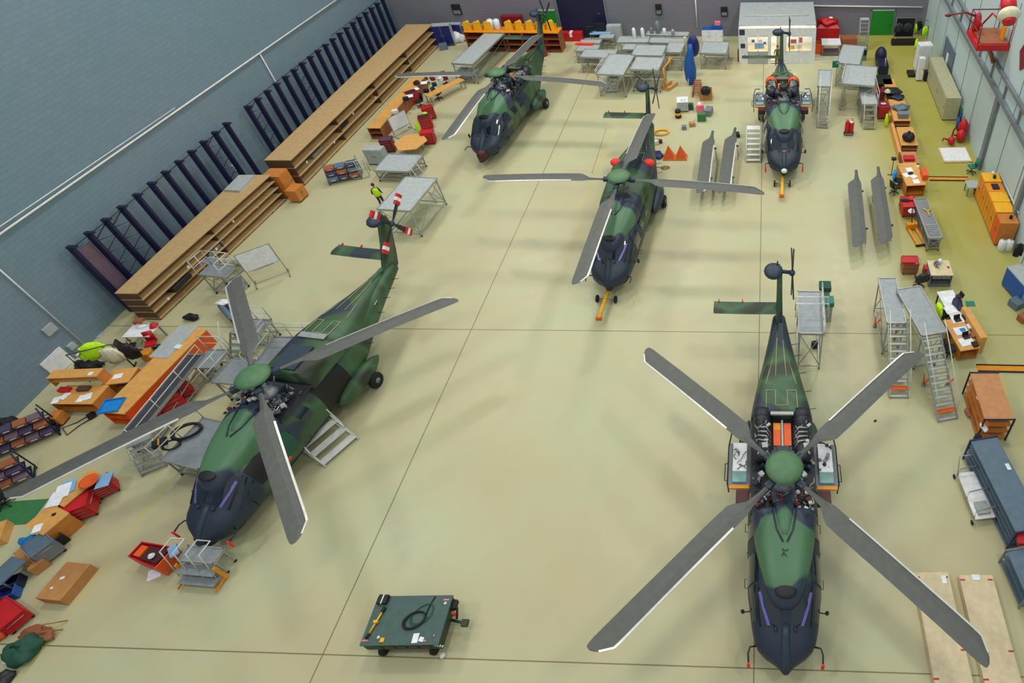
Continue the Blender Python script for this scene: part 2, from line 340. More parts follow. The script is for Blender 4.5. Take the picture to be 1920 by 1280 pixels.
def frange(a, b, n): return [a + (b - a) * i / n for i in range(n + 1)]
def patch(f, y0, y1, t0, t1, m, off=.014, ny=6, nt=6, shear=0):
    b = MB(); vs = []; fs = []
    for i, y in enumerate(frange(y0, y1, ny)):
        for t in frange(t0, t1, nt): vs.append(f(y + shear * (t - t0) , t, off))
    for i in range(ny):
        for k in range(nt): a = i * (nt + 1) + k; fs.append((a, a + 1, a + nt + 2, a + nt + 1))
    n = len(vs); vs += [tuple(Vector(v) - Vector((0, 0, .02))) for v in vs]
    fs += [tuple(i + n for i in f_[::-1]) for f_ in fs]
    return b.add(vs, fs, m, True)
def patch_line(f, pts, r, m, off=.02): return MB().tube([f(y, t, off) for y, t in pts], r, m, 5)
BL = None
def blade_mesh(m='blade'):
    st = [(.75, .10, -.06, .11), (1.3, .10, -.08, .10), (1.75, .14, -.14, .09), (2.1, .22, -.4, .08), (2.3, .22, -.5, .08), (5, .22, -.5, .07), (7.3, .22, -.5, .06), (7.6, .2, -.5, .05), (7.85, .04, -.5, .04), (8.05, -.16, -.48, .03), (8.13, -.3, -.44, .02)]
    rg = []; eg = []
    xs = sorted(set([s_[0] for s_ in st] + frange(2.4, 7.2, 10)))
    for x in xs:
        le, te, th = crom([(a,) + tuple(b) for a, *b in st], x); dz = .12 - .36 * (x / 8.1) ** 2
        rg.append([(x, le, dz), (x, le * .6 + te * .4, dz + th * .55), (x, te * .85 + le * .15, dz + th * .2), (x, te, dz), (x, te * .7 + le * .3, dz - th * .3), (x, le * .7 + te * .3, dz - th * .45)])
    edge = MB(); er = []
    for x in frange(2.7, 7.95, 14):
        le, te, th = crom([(a,) + tuple(b) for a, *b in st], x); dz = .12 - .36 * (x / 8.1) ** 2
        er.append([(x, le + .012, dz + .02), (x, le - .055, dz + th * .38 + .012), (x, le - .05, dz - th * .3 - .01), (x, le + .012, dz - .02)])
    return MB().rings(rg, m, smooth=False), edge.rings(er, 'blade_edge', smooth=False)
def tail_blade(a, covers):
    b = MB(); c, s_ = math.cos(a), math.sin(a); rg = []
    for r, w in ((.15, .05), (.35, .09), (.6, .13), (1.35, .13), (1.52, .08)):
        rg.append([(.02, r * c - s_ * w, r * s_ + c * w), (.05, r * c, r * s_), (.02, r * c + s_ * w, r * s_ - c * w), (-.02, r * c, r * s_)])
    b.rings(rg, 'heli_black', smooth=False)
    if covers: 
        for r0, r1, m in ((1.0, 1.2, 'red'), (1.2, 1.38, 'white'), (1.38, 1.56, 'red')):
            b.rings([[(.07, r * c - s_ * .17, r * s_ + c * .17), (.07, r * c + s_ * .17, r * s_ - c * .17), (-.07, r * c + s_ * .17, r * s_ - c * .17), (-.07, r * c - s_ * .17, r * s_ + c * .17)] for r in (r0, r1)], m, smooth=False)
    return b
def clutter(b, x0, x1, y0, y1, z0, z1, n, seed, cols):
    rd = random.Random(seed)
    for i in range(n):
        x, y, z = rd.uniform(x0, x1), rd.uniform(y0, y1), rd.uniform(z0, z1); m = rd.choice(cols); k = rd.random()
        if k < .4: b.box(x, y, z - .06, rd.uniform(.05, .22), rd.uniform(.05, .22), rd.uniform(.05, .16), m, rd.uniform(0, 3))
        elif k < .65: b.ell((x, y, z), [rd.uniform(.03, .1)] * 3, m, 8, 5)
        else:
            q = [(x, y, z)]
            for j in range(4): q.append((min(x1, max(x0, q[-1][0] + rd.uniform(-.2, .2))), min(y1, max(y0, q[-1][1] + rd.uniform(-.2, .2))), q[-1][2] + rd.uniform(-.04, .07)))
            b.tube(q, rd.uniform(.012, .03), m, 5)
    return b
def helicopter(label, x, y, rz, idx, tailk=1, pm='white', blades=None, dome=True, openbay='full', covers=False, tail_a=.3, sidecover=False, platforms=False, frontcover=False, nofin=False, tailcov=False, tarp=None, doors_open=False):
    T = thing('helicopter', label, 'helicopter', x, y, rz)
    cm, dm = 'camo_%d' % idx, 'deck_%d' % idx
    f = MB(); nt = 36
    f.rings([[fpt(yy, 2 * PI * k / nt) for k in range(nt)] for yy in frange(-5.5, 8.8, 66)], cm); f.build('fuselage', T)
    # cockpit glazing
    for s_ in (1, -1):
        def A(t): return t if s_ > 0 else PI - t
        patch(fpt, -4.3, -3.32, A(R(50)), A(R(86)), 'canopy').build('windshield', T)
        patch(fpt, -4.15, -3.2, A(R(20)), A(R(47)), 'canopy').build('quarter_window', T)
        patch(fpt, -3.12, -2.2, A(R(6)), A(R(52)), 'black' if idx == 1 and s_ > 0 else 'canopy').build('door_window', T)
        patch(fpt, -4.75, -4.3, A(R(-62)), A(R(-30)), 'canopy').build('chin_window', T)
        if idx in (0, 1, 2):
            MB().rings([[fpt(yy, A(R(tt + d_)), .03) for d_ in (-3, 3)] + [fpt(yy, A(R(tt + d_)), .02) for d_ in (3, -3)] for yy, tt in ((-4.32, 68), (-3.9, 60), (-3.45, 54))], 'lilac', smooth=False).build('glass_reflection', T)  # lilac strips paint in the reflection on the windshield sides
        w = patch_line(fpt, [(-4.38, A(R(80))), (-4.2, A(R(66))), (-3.7, A(R(60)))], .014, 'black'); w.build('windscreen_wiper', T)
        patch_line(fpt, [(-4.32, A(R(48))), (-3.7, A(R(46))), (-3.2, A(R(49)))], .03, 'heli_black').build('window_frame', T)
        # cabin sliding door with two windows and rails
        d = MB()
        for a in ([(-1.9, 10), (-1.9, 58), (.6, 58), (.6, -30), (-1.9, -30), (-1.9, 10)],): d.tube([fpt(yy, A(R(tt)), .012) for yy, tt in a], .018, 'heli_black', 4)
        dd = d.build('sliding_door', T)
        patch(fpt, -1.6, -1.05, A(R(12)), A(R(46)), 'canopy').build('door_pane', dd); patch(fpt, -.4, .15, A(R(12)), A(R(46)), 'canopy').build('door_pane', dd)
        MB().tube([fpt(-2.2, A(R(62)), .05), fpt(3.0, A(R(62)), .05)], .025, 'heli_black', 5).build('door_rail', T)
        # pitot and mirror
        MB().tube([(s_ * .95, -4.7, 1.15), (s_ * 1.16, -4.75, 1.2), (s_ * 1.22, -4.95, 1.22), (s_ * 1.2, -5.2, 1.2)], .03, 'heli_black', 6).build('pitot_tube', T)
        if idx in (0, 1, 4): MB().box(s_ * 1.2, -5.25, .85, .1, .05, .42, 'cover_red').build('cover_flag', T)
        b = MB(); b.tube([(s_ * 1.15, -3.7, 1.35), (s_ * 1.38, -3.75, 1.4)], .02, 'heli_black').ell((s_ * 1.42, -3.75, 1.45), (.07, .05, .17), 'heli_black'); b.build('mirror', T)
        # landing gear sponson and main wheel
        sp_ = MB(); rg = []
        for yy, r_ in ((1.2, .08), (1.5, .3), (2.0, .42), (2.9, .46), (3.5, .4), (3.95, .22), (4.2, .05)):
            rg.append([(s_ * (1.35 + r_ * .75 * math.cos(w)), yy, .95 + r_ * math.sin(w)) for w in [2 * PI * k / 16 for k in range(16)]])
        sp_.rings(rg, cm).box(s_ * 1.2, 2.6, .7, .5, 1.6, .45, 'heli_dark').build('sponson', T)
        w = MB(); w.lathe([(.16, -.12), (.36, -.13), (.4, -.05), (.4, .05), (.36, .13), (.16, .12)], 'rubber', s_ * 1.62, 3.15, .4, 20, 'x'); w.lathe([(.14, -.14), (.14, .14)], 'grey', s_ * 1.62, 3.15, .4, 12, 'x'); wh = w.build('main_wheel', T)
        MB().tube([(s_ * 1.5, 3.15, .4), (s_ * 1.25, 2.8, .85)], .06, 'steel').build('wheel_strut', wh)
        # steps, handles, aerials
        for yy in (-2.9, -.9): MB().tube([fpt(yy, A(R(-12)), .0), fpt(yy, A(R(-12)), .12), fpt(yy + .3, A(R(-12)), .12), fpt(yy + .3, A(R(-12)), 0)], .014, 'heli_black', 5).build('grab_handle', T)
        b = MB(); z0 = crom(FUS, -4.55)[2]
        b.ell((s_ * .32, -4.42, 1.93), (.06, .1, .05), 'heli_black').build('nose_probe', T)
    n = MB()
    for s_ in (1, -1): n.lathe([(.1, -.07), (.23, -.08), (.25, 0), (.23, .08), (.1, .07)], 'rubber', s_ * .13, -3.55, .25, 16, 'x')
    n.build('nose_wheel', T); MB().tube([(0, -3.55, .25), (0, -3.45, .62)], .06, 'steel').build('nose_strut', T)
    # nose spine and chin sensor
    MB().rings([[(a * .14, yy, z + (.05 if abs(a) < .5 else 0)) for a in (-1, -.3, .3, 1)] + [(.14, yy, z - .12), (-.14, yy, z - .12)] for yy, z in ((-5.4, 1.28), (-5.05, 1.62), (-4.6, 1.86), (-4.3, 2.0))], 'heli_dark').build('nose_ridge', T)
    MB().ell((0, -5.05, .72), (.24, .3, .22), 'heli_black').build('sensor_turret', T)
    # front cowling
    c = MB(); tt = [PI * k / 20 for k in range(21)]
    c.rings([[cpt(yy, t) for t in tt] for yy in frange(-3.95, -1.0, 22)], dm, cap=True, close=False).build('front_cowling', T)
    MB().ell((0, -3.58, 2.87), (.36, .25, .1), 'black', 20, 10).build('air_intake', T)
    s2 = MB(); s2.rings([[(-.02 - w, yy, z0), (-w * .8, yy, z0 + h), (w * .8, yy, z0 + h), (.02 + w, yy, z0)] for yy, w, z0, h in ((-2.1, .05, 3.28, .02), (-1.7, .2, 3.3, .1), (-1.3, .3, 3.32, .18), (-.85, .36, 3.34, .24))], dm, smooth=True)
    s2.build('rotor_fairing', T)
    b = MB()
    for s_ in (1, -1): b.tube([(s_ * .07, -2.16, 3.33), (s_ * .28, -1.75, 3.39), (s_ * .42, -1.05, 3.46)], .03, 'heli_dark', 6)
    b.build('fairing_edge', T)
    for s_ in (1, -1): MB().box(s_ * .82, -1.25, 3.42, .1, .1, .04, 'heli_black').build('deck_handle', T)
    # bay, engines, aft cowling
    y1 = 3.0
    if openbay == 'closed':
        c = MB(); c.rings([[cpt(yy, t) for t in tt] for yy in frange(-1.0, y1, 16)], cm, close=False).build('engine_cowling', T)
    else:
        ye = .9 if openbay == 'half' else y1
        if openbay == 'half':
            c = MB(); c.rings([[cpt(yy, t) for t in tt] for yy in frange(ye, y1, 12)], cm, close=False).build('engine_cowling', T)
            MB().box(0, 1.75, 3.42, 1.1, 1.3, .1, 'heli_dark').build('cowling_hatch', T)
        b = MB(); b.box(0, (ye - 1) / 2, 2.78, 2.35, ye + 1, .12, 'heli_black'); b.build('engine_deck', T)
        b = MB(); b.box(0, -.1, 2.9, .8, 1.3, .35, 'heli_dark').lathe([(.42, 0), (.42, .2), (.3, .42), (.16, .5), (.12, .95)], 'steel', 0, 0, 3.0, 16)
        clutter(b, -1.05, 1.05, -.95, -.3, 2.95, 3.35, 70, idx, ['steel', 'grey', 'dark_red', 'black', 'heli_dark', 'white_metal', 'maroon']); b.build('main_gearbox', T)
        for s_ in (1, -1):
            b = clutter(MB(), s_ * 1.1 if s_ < 0 else .45, 1.1 if s_ > 0 else -.45, -.4, ye - .4, 2.92, 3.3, 34, idx * 9 + s_, ['steel', 'heli_dark', 'black', 'grey', 'purple', 'alu']); b.build('engine_accessories', T)
        if openbay == 'full':
            for s_ in (1, -1):
                b = MB(); b.lathe([(.2, 0), (.3, .15), (.33, .5), (.3, 1.0), (.26, 1.3), (.34, 1.7), (.34, 2.0)], 'dark_steel', s_ * .78, .95, 3.1, 18, 'y')
                for k in range(4): b.tube([(s_ * (.45 + .0 * k), 1.5 + k * .2, 3.15), (s_ * .62, 1.62 + k * .2, 3.48), (s_ * .95, 1.7 + k * .18, 3.42)], .035, 'alu', 6)
                clutter(b, min(s_ * .5, s_ * 1.05), max(s_ * .5, s_ * 1.05), 1.0, 2.6, 3.3, 3.45, 16, idx + 4, ['steel', 'alu', 'dark_steel']); b.build('engine', T)
                b = MB(); b.lathe([(.3, 0), (.36, .12), (.37, .4), (.3, .42), (.26, .1)], 'dark_steel', s_ * .78, 2.75, 3.12, 20, 'y'); b.lathe([(.2, 0), (.2, .02)], 'black', s_ * .78, 2.74, 3.12, 16, 'y'); b.build('exhaust_duct', T)
            b = MB(); b.box(0, 1.0, 2.9, .7, .9, .42, 'heli_dark').box(0, 1.2, 3.32, .44, .5, .08, 'heli_dark').box(.38, .85, 3.2, .22, .7, .26, 'heli_dark', .25).box(-.38, .85, 3.2, .22, .7, .26, 'heli_dark', -.25); b.build('oil_cooler', T)
            b = MB(); b.box(-.2, 2.0, 2.9, .28, .7, .2, 'orange').box(.2, 2.0, 2.9, .28, .7, .2, 'orange').box(-.2, 2.5, 2.9, .28, .3, .2, 'locker').box(.2, 2.5, 2.9, .28, .3, .2, 'orange').box(0, 2.1, 3.1, .07, 1.3, .06, 'alu').box(0, 2.92, 3.3, .9, .14, .1, 'alu'); b.build('drive_shaft', T)
    c = MB(); c.rings([[cpt(yy, t) for t in tt] for yy in frange(y1, 7.8, 26)], cm, close=False).build('aft_cowling', T)
    if openbay == 'full':
        for s_ in (1, -1): MB().lathe([(.33, 0), (.33, .02), (.26, .03), (.26, .25)], 'black', s_ * .78, y1 - .03, 3.08, 20, 'y').build('exhaust_opening', T)
    mk = MB(); Z = lambda yy: crom(COW, yy)[2] + .012
    for s_ in (1, -1):
        q = [(s_ * .62, 3.1), (s_ * .6, 4.1)]; mk.tube([(a, b_, Z(b_)) for a, b_ in q], .012, 'strip', 4)
        mk.tube([(s_ * .24, b_, Z(b_)) for b_ in (3.3, 4.1)], .012, 'strip', 4); mk.tube([(s_ * a, b_, Z(b_)) for a, b_ in ((.24, 4.1), (.6, 4.1))], .012, 'strip', 4)
        mk.tube([(s_ * a, b_, Z(b_) - (.0 if b_ < 5.8 else .0)) for a, b_ in ((.22, 4.9), (.17, 6.2), (.12, 7.2))], .012, 'strip', 4)
        mk.tube([(s_ * a, b_, Z(b_) - .05) for a, b_ in ((.62, 4.5), (.42, 5.5), (.28, 6.3), (.14, 7.4))], .012, 'strip', 4)
    mk.tube([(-.24, 3.3, Z(3.3)), (.24, 3.3, Z(3.3))], .012, 'strip', 4); mk.build('walkway_marking', T)
    MB().box(.05, 7.3, 2.9, .2, 1.6, .09, cm).build('shaft_cover', T)
    for k, yy in enumerate((4.2, 5.0, 5.9, 6.8, 7.4, 8.0)):
        x0 = crom(FUS, yy)[0]; zz = crom(FUS, yy)[3]; MB().tube([(x0 * .95, yy, zz), (x0 + .32, yy + .05, zz + .05)], .016, 'heli_black', 5).build('aerial', T)
    # tail fin, stabiliser, tail rotor
    if not nofin:
        st = [(2.3, 7.7, 9.2, .2), (3.0, 8.15, 9.5, .16), (4.0, 8.75, 9.85, .13), (4.7, 9.1, 10.0, .12), (4.95, 9.2, 9.95, .08)]
        b = MB(); b.rings([[((.0 + th * sx_), a + (bb - a) * fy, z) for fy, sx_ in ((0, 0), (.15, .8), (.4, 1), (1, .1), (1, -.1), (.4, -1), (.15, -.8))] for z, a, bb, th in st], cm); b.build('tail_fin', T)
        b = MB()
        b.rings([[(xx, 8.42 + dy + .78 * fy, 3.2 + .12 * (1 - f_) * (1) + sz * .07) for fy, sz in ((0, 0), (.25, 1), (1, .1), (1, -.1), (.25, -1))] for xx, dy, f_ in ((-.05, 0, 1), (-1.5, 0, 1), (-2.95, .04, 1), (-3.02, .08, 1))], cm, smooth=False); s_o = b.build('stabiliser', T)
        for xx in (-2.8, -1.7): MB().box(xx, 9.25, 3.2, .05, .14, .1, 'cover_red').build('wing_peg', s_o)
        b = MB(); b.ell((-.28, 9.5, 4.88), (.44, .5, .26), 'heli_dark'); b.tube([(-.1, 9.5, 4.9), (.5, 9.5, 4.8)], .09, 'heli_dark', 10).tube([(-.1, 9.7, 5.0), (-.1, 9.75, 5.25)], .04, 'heli_black'); b.build('tail_gearbox', T)
        tr = MB().ell((0, 0, 0), (.14, .16, .16), 'heli_dark').build('tail_rotor', T); tr.location = (.56, 9.5, 4.78)
        for k in range(4): tail_blade(tail_a + k * PI / 2, tailcov).build('tail_rotor_blade', tr)
    # rotor head and blades
    hb = MB(); hb.lathe([(.22, 0), (.3, .1), (.3, .3), (.2, .38)], 'dark_steel', 0, 0, 3.95, 16)
    ang = blades if blades else PI / 4
    if blades is not None or dome:
        for k in range(4):
            a = ang + k * PI / 2; c_, s_ = math.cos(a), math.sin(a)
            hb.tube([(c_ * .15, s_ * .15, 4.12), (c_ * .85, s_ * .85, 4.14)], .1, 'dark_steel', 8)
            hb.box(c_ * .75, s_ * .75, 4.03, .3, .24, .2, 'heli_dark', a).ell((c_ * .5 - s_ * .18, s_ * .5 + c_ * .18, 4.1), (.1, .1, .1), 'grey', 8, 5)
            hb.tube([(c_ * .6 + s_ * .16, s_ * .6 - c_ * .16, 4.05), (c_ * .35 + s_ * .1, s_ * .35 - c_ * .1, 3.55)], .03, 'steel', 6)
        hb.build('rotor_hub', T)
    elif openbay != 'closed':
        clutter(hb, -.5, .5, -.5, .5, 3.5, 3.9, 26, idx + 77, ['steel', 'dark_steel', 'alu', 'black']).build('rotor_mast', T)
    if dome: MB().lathe([(.0, .18), (.2, .175), (.42, .14), (.58, .06), (.67, -.04), (.64, -.09), (0, -.1)], 'dome', 0, 0, 4.4, 28).build('rotor_head_dome', T)
    if blades is not None:
        for k in range(4):
            bb, ee = blade_mesh(); o = bb.build('rotor_blade', T); o.location = (0, 0, 4.02); o.rotation_euler = (0, 0, ang + k * PI / 2)
            ee.build('blade_edge_strip', o)
    # service platforms hinged out from the engine bay
    if platforms:
        for s_ in (1, -1):
            b = MB(); b.box(s_ * 1.62, 1.15, 2.52, .8, 1.75, .07, 'grey').box(s_ * 1.62, 1.35, 2.59, .52, 1.2, .18, pm).box(s_ * 1.62, .55, 2.59, .52, .4, .1, 'silver_glass').box(s_ * 1.62, .18, 2.56, .75, .14, .08, 'locker')
            clutter(b, s_ * 1.62 - .24, s_ * 1.62 + .24, .8, 1.9, 2.78, 2.8, 9, idx + int(s_) + 40, ['grey', 'dark_steel', 'white']); po = b.build('service_platform', T)
            MB().tube([(s_ * 2.02, .2, 2.2), (s_ * 2.06, .3, 2.62), (s_ * 2.06, 1.9, 2.62), (s_ * 1.95, 2.5, 2.75), (s_ * 1.6, 2.5, 2.75)], .03, 'heli_black', 6).tube([(s_ * 2.1, .5, 2.5), (s_ * 2.18, .5, 2.5), (s_ * 2.18, 1.2, 2.5), (s_ * 2.1, 1.2, 2.5)], .02, 'heli_black', 5).build('platform_rail', po)
            MB().box(s_ * 1.48, -.2, 2.35, .5, .5, .3, 'maroon').build('side_fairing', T)
    if idx == 1:
        patch(fpt, .75, 2.45, R(-22), R(54), 'black', .02).build('cabin_opening', T, 'open cabin door hole')
        MB().box(1.0, 1.2, 1.2, .3, .5, .3, 'brown').box(1.05, 2.0, 1.1, .2, .4, .3, 'grey').build('cabin_fittings', T)
        for k, (yy, tt) in enumerate(((-1.95, 30), (-1.8, -4))): MB().lathe([(.1, -.02), (.12, .02)], 'orange', *fpt(yy, R(tt), .0), 12, 'x').build('round_plug', T, 'orange round plug')
        patch(fpt, -1.9, -1.1, R(0), R(50), 'army', .02).build('side_hatch', T)
        b = MB()
        for a_, c_ in (((6.15, 38), (6.15, 16)), ((6.0, 27), (6.3, 27))): b.tube([fpt(a_[0], R(a_[1]), .02), fpt(c_[0], R(c_[1]), .02)], .035, 'white', 5).tube([fpt(a_[0], R(a_[1]), .035), fpt(c_[0], R(c_[1]), .035)], .026, 'black', 5)
        b.build('cross_emblem', T)
        MB().box(0, 3.05, 3.42, 1.3, .3, .04, 'alu').build('cooling_plate', T)
    if idx == 3:
        MB().rings([[(a * w, yy, z) for a, z in ((-1, 1.0), (-.7, 1.25), (0, 1.38), (.7, 1.25), (1, 1.0), (.6, .6), (-.6, .6))] for yy, w in ((-5.75, .15), (-5.5, .32), (-5.0, .5))], 'maroon').build('nose_cover', T, 'dark cloth cover on the nose')
        MB().box(.45, -4.9, 1.3, .08, .35, .12, 'cover_red').build('cover_strap', T)
    if idx == 4: MB().ell((0, -5.5, 1.1), (.2, .16, .16), 'white', 12, 8).build('nose_cap', T, 'white cap on the nose tip'); MB().box(0, -4.5, 1.93, .22, .05, .04, 'pink').build('nose_tag', T)
    if idx == 0:
        MB().tube([(-.12, -2.6, 3.245), (-.05, -2.5, 3.262), (-.1, -2.38, 3.28), (.02, -2.45, 3.27), (.1, -2.4, 3.28)], .014, 'heli_black', 5).tube([(-.05, -2.5, 3.262), (.04, -2.62, 3.24)], .012, 'heli_black', 5).build('bird_emblem', T)
    if openbay == 'full' and idx == 4:
        for s_ in (1, -1): MB().lathe([(.36, 0), (.42, .05), (.42, .35), (.36, .36)], 'orange', s_ * .8, 2.62, 3.1, 18, 'y').build('engine_plug', T, 'orange engine plug')
    if tailk != 1:
        for o_ in T.children:
            if o_.type == 'MESH' and o_.name.split('.')[0] not in ('tail_rotor', 'rotor_blade'):
                for v_ in o_.data.vertices:
                    if v_.co.y > 3: v_.co.y = 3 + (v_.co.y - 3) * tailk
                o_.data.update()
            elif o_.name.split('.')[0] == 'tail_rotor': o_.location.y = 3 + (o_.location.y - 3) * tailk
            if o_.name.startswith('stabiliser'):
                for c2 in o_.children:
                    for v_ in c2.data.vertices: v_.co.y = 3 + (v_.co.y - 3) * tailk
    if sidecover:
        for s_ in (1, -1): MB().ell((s_ * 1.0, 3.15, 3.2), (.36, .3, .24), 'cover_red', 12, 8).build('engine_cover', T, 'red fabric engine cover')
    return T
def tow_bar(label, x, y, rz, L=2.2):
    T = thing('tow_bar', label, 'tow bar', x, y, rz)
    MB().box(0, -L / 2, .3, .16, L, .12, 'yellow').box(0, -L, .22, .3, .14, .2, 'orange').build('bar', T)
    MB().tube([(-.45, -L * .35, .2), (.45, -L * .35, .2)], .03, 'steel').build('axle', T)
    for s_ in (1, -1): MB().lathe([(.08, -.05), (.2, -.05), (.2, .05), (.08, .05)], 'rubber', s_ * .5, -L * .35, .2, 14, 'x').build('wheel', T)
# ---------------------------------------------------------------- kinds of equipment (local: origin on the floor, front towards -y)
def legs(t, w, d, h, m, r=.03, ins=.08, cast=False):
    for sx in (-1, 1):
        for sy in (-1, 1):
            x, y = sx * (w / 2 - ins), sy * (d / 2 - ins)
            MB().box(x, y, .12 if cast else 0, 2 * r, 2 * r, h - (.12 if cast else 0), m).build('leg', t)
            if cast: caster(t, x, y)
def rail(t, pts, z, h, m='white_metal', r=.022, posts=3):
    b = MB()
    for a, c in zip(pts[:-1], pts[1:]):
        for k in (.5, 1): b.tube([(a[0], a[1], z + h * k), (c[0], c[1], z + h * k)], r, m, 6)
        for i in range(posts):
            f = i / max(1, posts - 1); x, y = a[0] + (c[0] - a[0]) * f, a[1] + (c[1] - a[1]) * f; b.tube([(x, y, z), (x, y, z + h)], r, m, 6)
    return b.build('guard_rail', t)
def stair_part(t, x, y0, z, w, n, run, side='f', m='alu', red=False, hand=True):
    # flight leaving the deck edge (x, y0) downwards towards -y
    b = MB(); tr = run / n
    for s_ in (-1, 1): b.rings([[(x + s_ * w / 2 + e, y0, z), (x + s_ * w / 2 + e, y0, z - .16)] + [(x + s_ * w / 2 + e, y0 - run, 0), (x + s_ * w / 2 + e, y0 - run, .16)] for e in (-.02, .02)], m, smooth=False)
    so = b.build('staircase', t)
    for i in range(n): MB().box(x, y0 - tr * (i + .5), z - (i + 1) * z / (n + .3), w - .04, min(.22, tr * .8), .035, 'orange' if red and i in (n - 2,) else m).build('tread', so)
    if hand:
        for s_ in (-1, 1):
            q = x + s_ * (w / 2 + .03); MB().tube([(q, y0, z + .9), (q, y0 - run * .9, .95), (q, y0 - run * .9, .2)], .022, 'white_metal').tube([(q, y0 - run * .45, z * .55), (q, y0 - run * .45, z * .5 + .95)], .018, 'white_metal').build('handrail', so)
def platform(label, Rr, h, rails='', stairs=None, m='alu_deck', n=8, sw=.7, run=None, group=None, name='work_platform', rh=.95, shelf=False, brace=True, edge='alu', posts=3, red=False, z=0, hand=True):
    x, y, w, d, rz = Rr; t = thing(name, label, 'work platform', x, y, rz, z, group)
    b = MB(); b.box(0, 0, h - .05, w - .06, d - .06, .045, m)
    for yy in (-d / 2 + .02, d / 2 - .02): b.box(0, yy, h - .1, w, .05, .13, edge)
    for xx in (-w / 2 + .02, w / 2 - .02): b.box(xx, 0, h - .1, .05, d, .13, edge)
    b.build('deck', t); legs(t, w, d, h - .08, 'alu', cast=True)
    if brace:
        b = MB()
        for sy in (-1, 1): b.tube([(-w / 2 + .1, sy * (d / 2 - .08), .3), (w / 2 - .1, sy * (d / 2 - .08), h - .2)], .02, 'alu').tube([(w / 2 - .1, sy * (d / 2 - .08), .3), (-w / 2 + .1, sy * (d / 2 - .08), h - .2)], .02, 'alu').box(0, sy * (d / 2 - .08), .2, w - .15, .05, .06, 'alu')
        for sx in (-1, 1): b.box(sx * (w / 2 - .08), 0, .2, .05, d - .15, .06, 'alu').tube([(sx * (w / 2 - .08), -d / 2 + .1, .3), (sx * (w / 2 - .08), d / 2 - .1, h - .2)], .02, 'alu')
        b.build('brace', t)
    if shelf: MB().box(0, 0, h * .45, w - .1, d - .1, .04, m).build('shelf', t)
    c = {'f': [(-w / 2, -d / 2), (w / 2, -d / 2)], 'b': [(-w / 2, d / 2), (w / 2, d / 2)], 'l': [(-w / 2, -d / 2), (-w / 2, d / 2)], 'r': [(w / 2, -d / 2), (w / 2, d / 2)]}
    for k in rails: rail(t, c[k], h, rh, posts=posts)
    if stairs:
        stair_part(t, {'c': 0, 'l': -w / 2 + sw / 2, 'r': w / 2 - sw / 2}[stairs], -d / 2, h, sw, n, run or h * .75, red=red, hand=hand)
    return t
def steps(label, x, y, rz, w, h, n, top='white', m='white_metal', run=None, name='step_ladder', rails=True, group=None):
    t = thing(name, label, 'steps', x, y, rz, 0, group); run = run or h * .8; d = .5
    MB().box(0, run / 2, h - .04, w, d, .05, top).build('top_deck', t)
    for i in range(n):
        MB().box(0, run / 2 - d / 2 - run * (i + .5) / n, h * (1 - (i + 1) / (n + .6)), w, max(.2, min(.34, run / n * .72)), .035, m).build('tread', t)
    b = MB()
    for s_ in (-1, 1):
        b.tube([(s_ * w / 2, run / 2 - d / 2, h - .03), (s_ * w / 2, -run / 2 - d / 2, .05)], .035, m).tube([(s_ * w / 2, run / 2 + d / 2, h), (s_ * w / 2, run / 2 + d / 2, .05), (s_ * w / 2, -run / 2 - d / 2, .05)], .025, m)
    b.build('frame', t)
    if rails:
        for s_ in (-1, 1): MB().tube([(s_ * w / 2, run / 2 + d / 2, h), (s_ * w / 2, run / 2 + d / 2, h + .8), (s_ * w / 2, run / 2 - d / 2, h + .8), (s_ * w / 2, -run * .3, h * .35 + .5), (s_ * w / 2, -run * .3, h * .3)], .022, m).build('handrail', t)
    return t
def bench(label, Rr, h, top='beech', body='beech_dark', shelves=2, back=None, drawers=0, mat_=None, open_=True, name='workbench', cat='workbench', legm=None, th=.05):
    x, y, w, d, rz = Rr; t = thing(name, label, cat, x, y, rz)
    MB().box(0, 0, h - th, w, d, th, top).build('worktop', t)
    if legm: legs(t, w, d, h - th, legm)
    else:
        for sx in (-1, 1): MB().box(sx * (w / 2 - .03), 0, 0, .04, d - .06, h - th, body).build('side_panel', t)
        if w > 2.2 and not legm:
            for k in range(1, int(w // 1.6)): MB().box(-w / 2 + k * w / int(w // 1.6), 0, .05, .03, d - .08, h - th - .05, body).build('divider', t)
        MB().box(0, d / 2 - .03, .05, w - .1, .02, h - th - .05, body).build('back_panel', t)
    for k in range(shelves): MB().box(0, 0, .1 + (h - .2) * k / max(1, shelves), w - .1, d - .06, .03, body).build('shelf', t)
    for k in range(drawers):
        dw = min(.5, w / max(1, drawers)); dr = MB().box(-w / 2 + .08 + dw * (k + .5), -d / 2 + .01, h - th - .22, dw - .03, .04, .2, body).build('drawer', t)
        MB().box(-w / 2 + .08 + dw * (k + .5), -d / 2 - .02, h - th - .13, .14, .02, .02, 'steel').build('handle', dr)
    if mat_: MB().box(w * mat_[0], 0, h, w * mat_[1], d * .92, .012, mat_[2]).build('bench_mat', t)
    return t
def cabinet(label, x, y, rz, w, d, h, m, doors=2, name='cabinet', cat='cabinet', front=None, plinth='black', group=None, top=None):
    t = thing(name, label, cat, x, y, rz, 0, group); b = MB(); b.box(0, 0, .08, w, d, h - .08, m).box(0, 0, 0, w - .06, d - .06, .08, plinth)
    if top: b.box(0, 0, h, w + .02, d + .02, .03, top)
    b.build('body', t)
    for k in range(doors):
        dw = w / doors; dr = MB().box(-w / 2 + dw * (k + .5), -d / 2 - .012, .12, dw - .03, .025, h - .18, front or m).build('door', t)
        MB().box(-w / 2 + dw * (k + (.85 if k % 2 == 0 else .15)), -d / 2 - .04, h * .5, .03, .03, .16, 'steel').build('handle', dr)
    return t
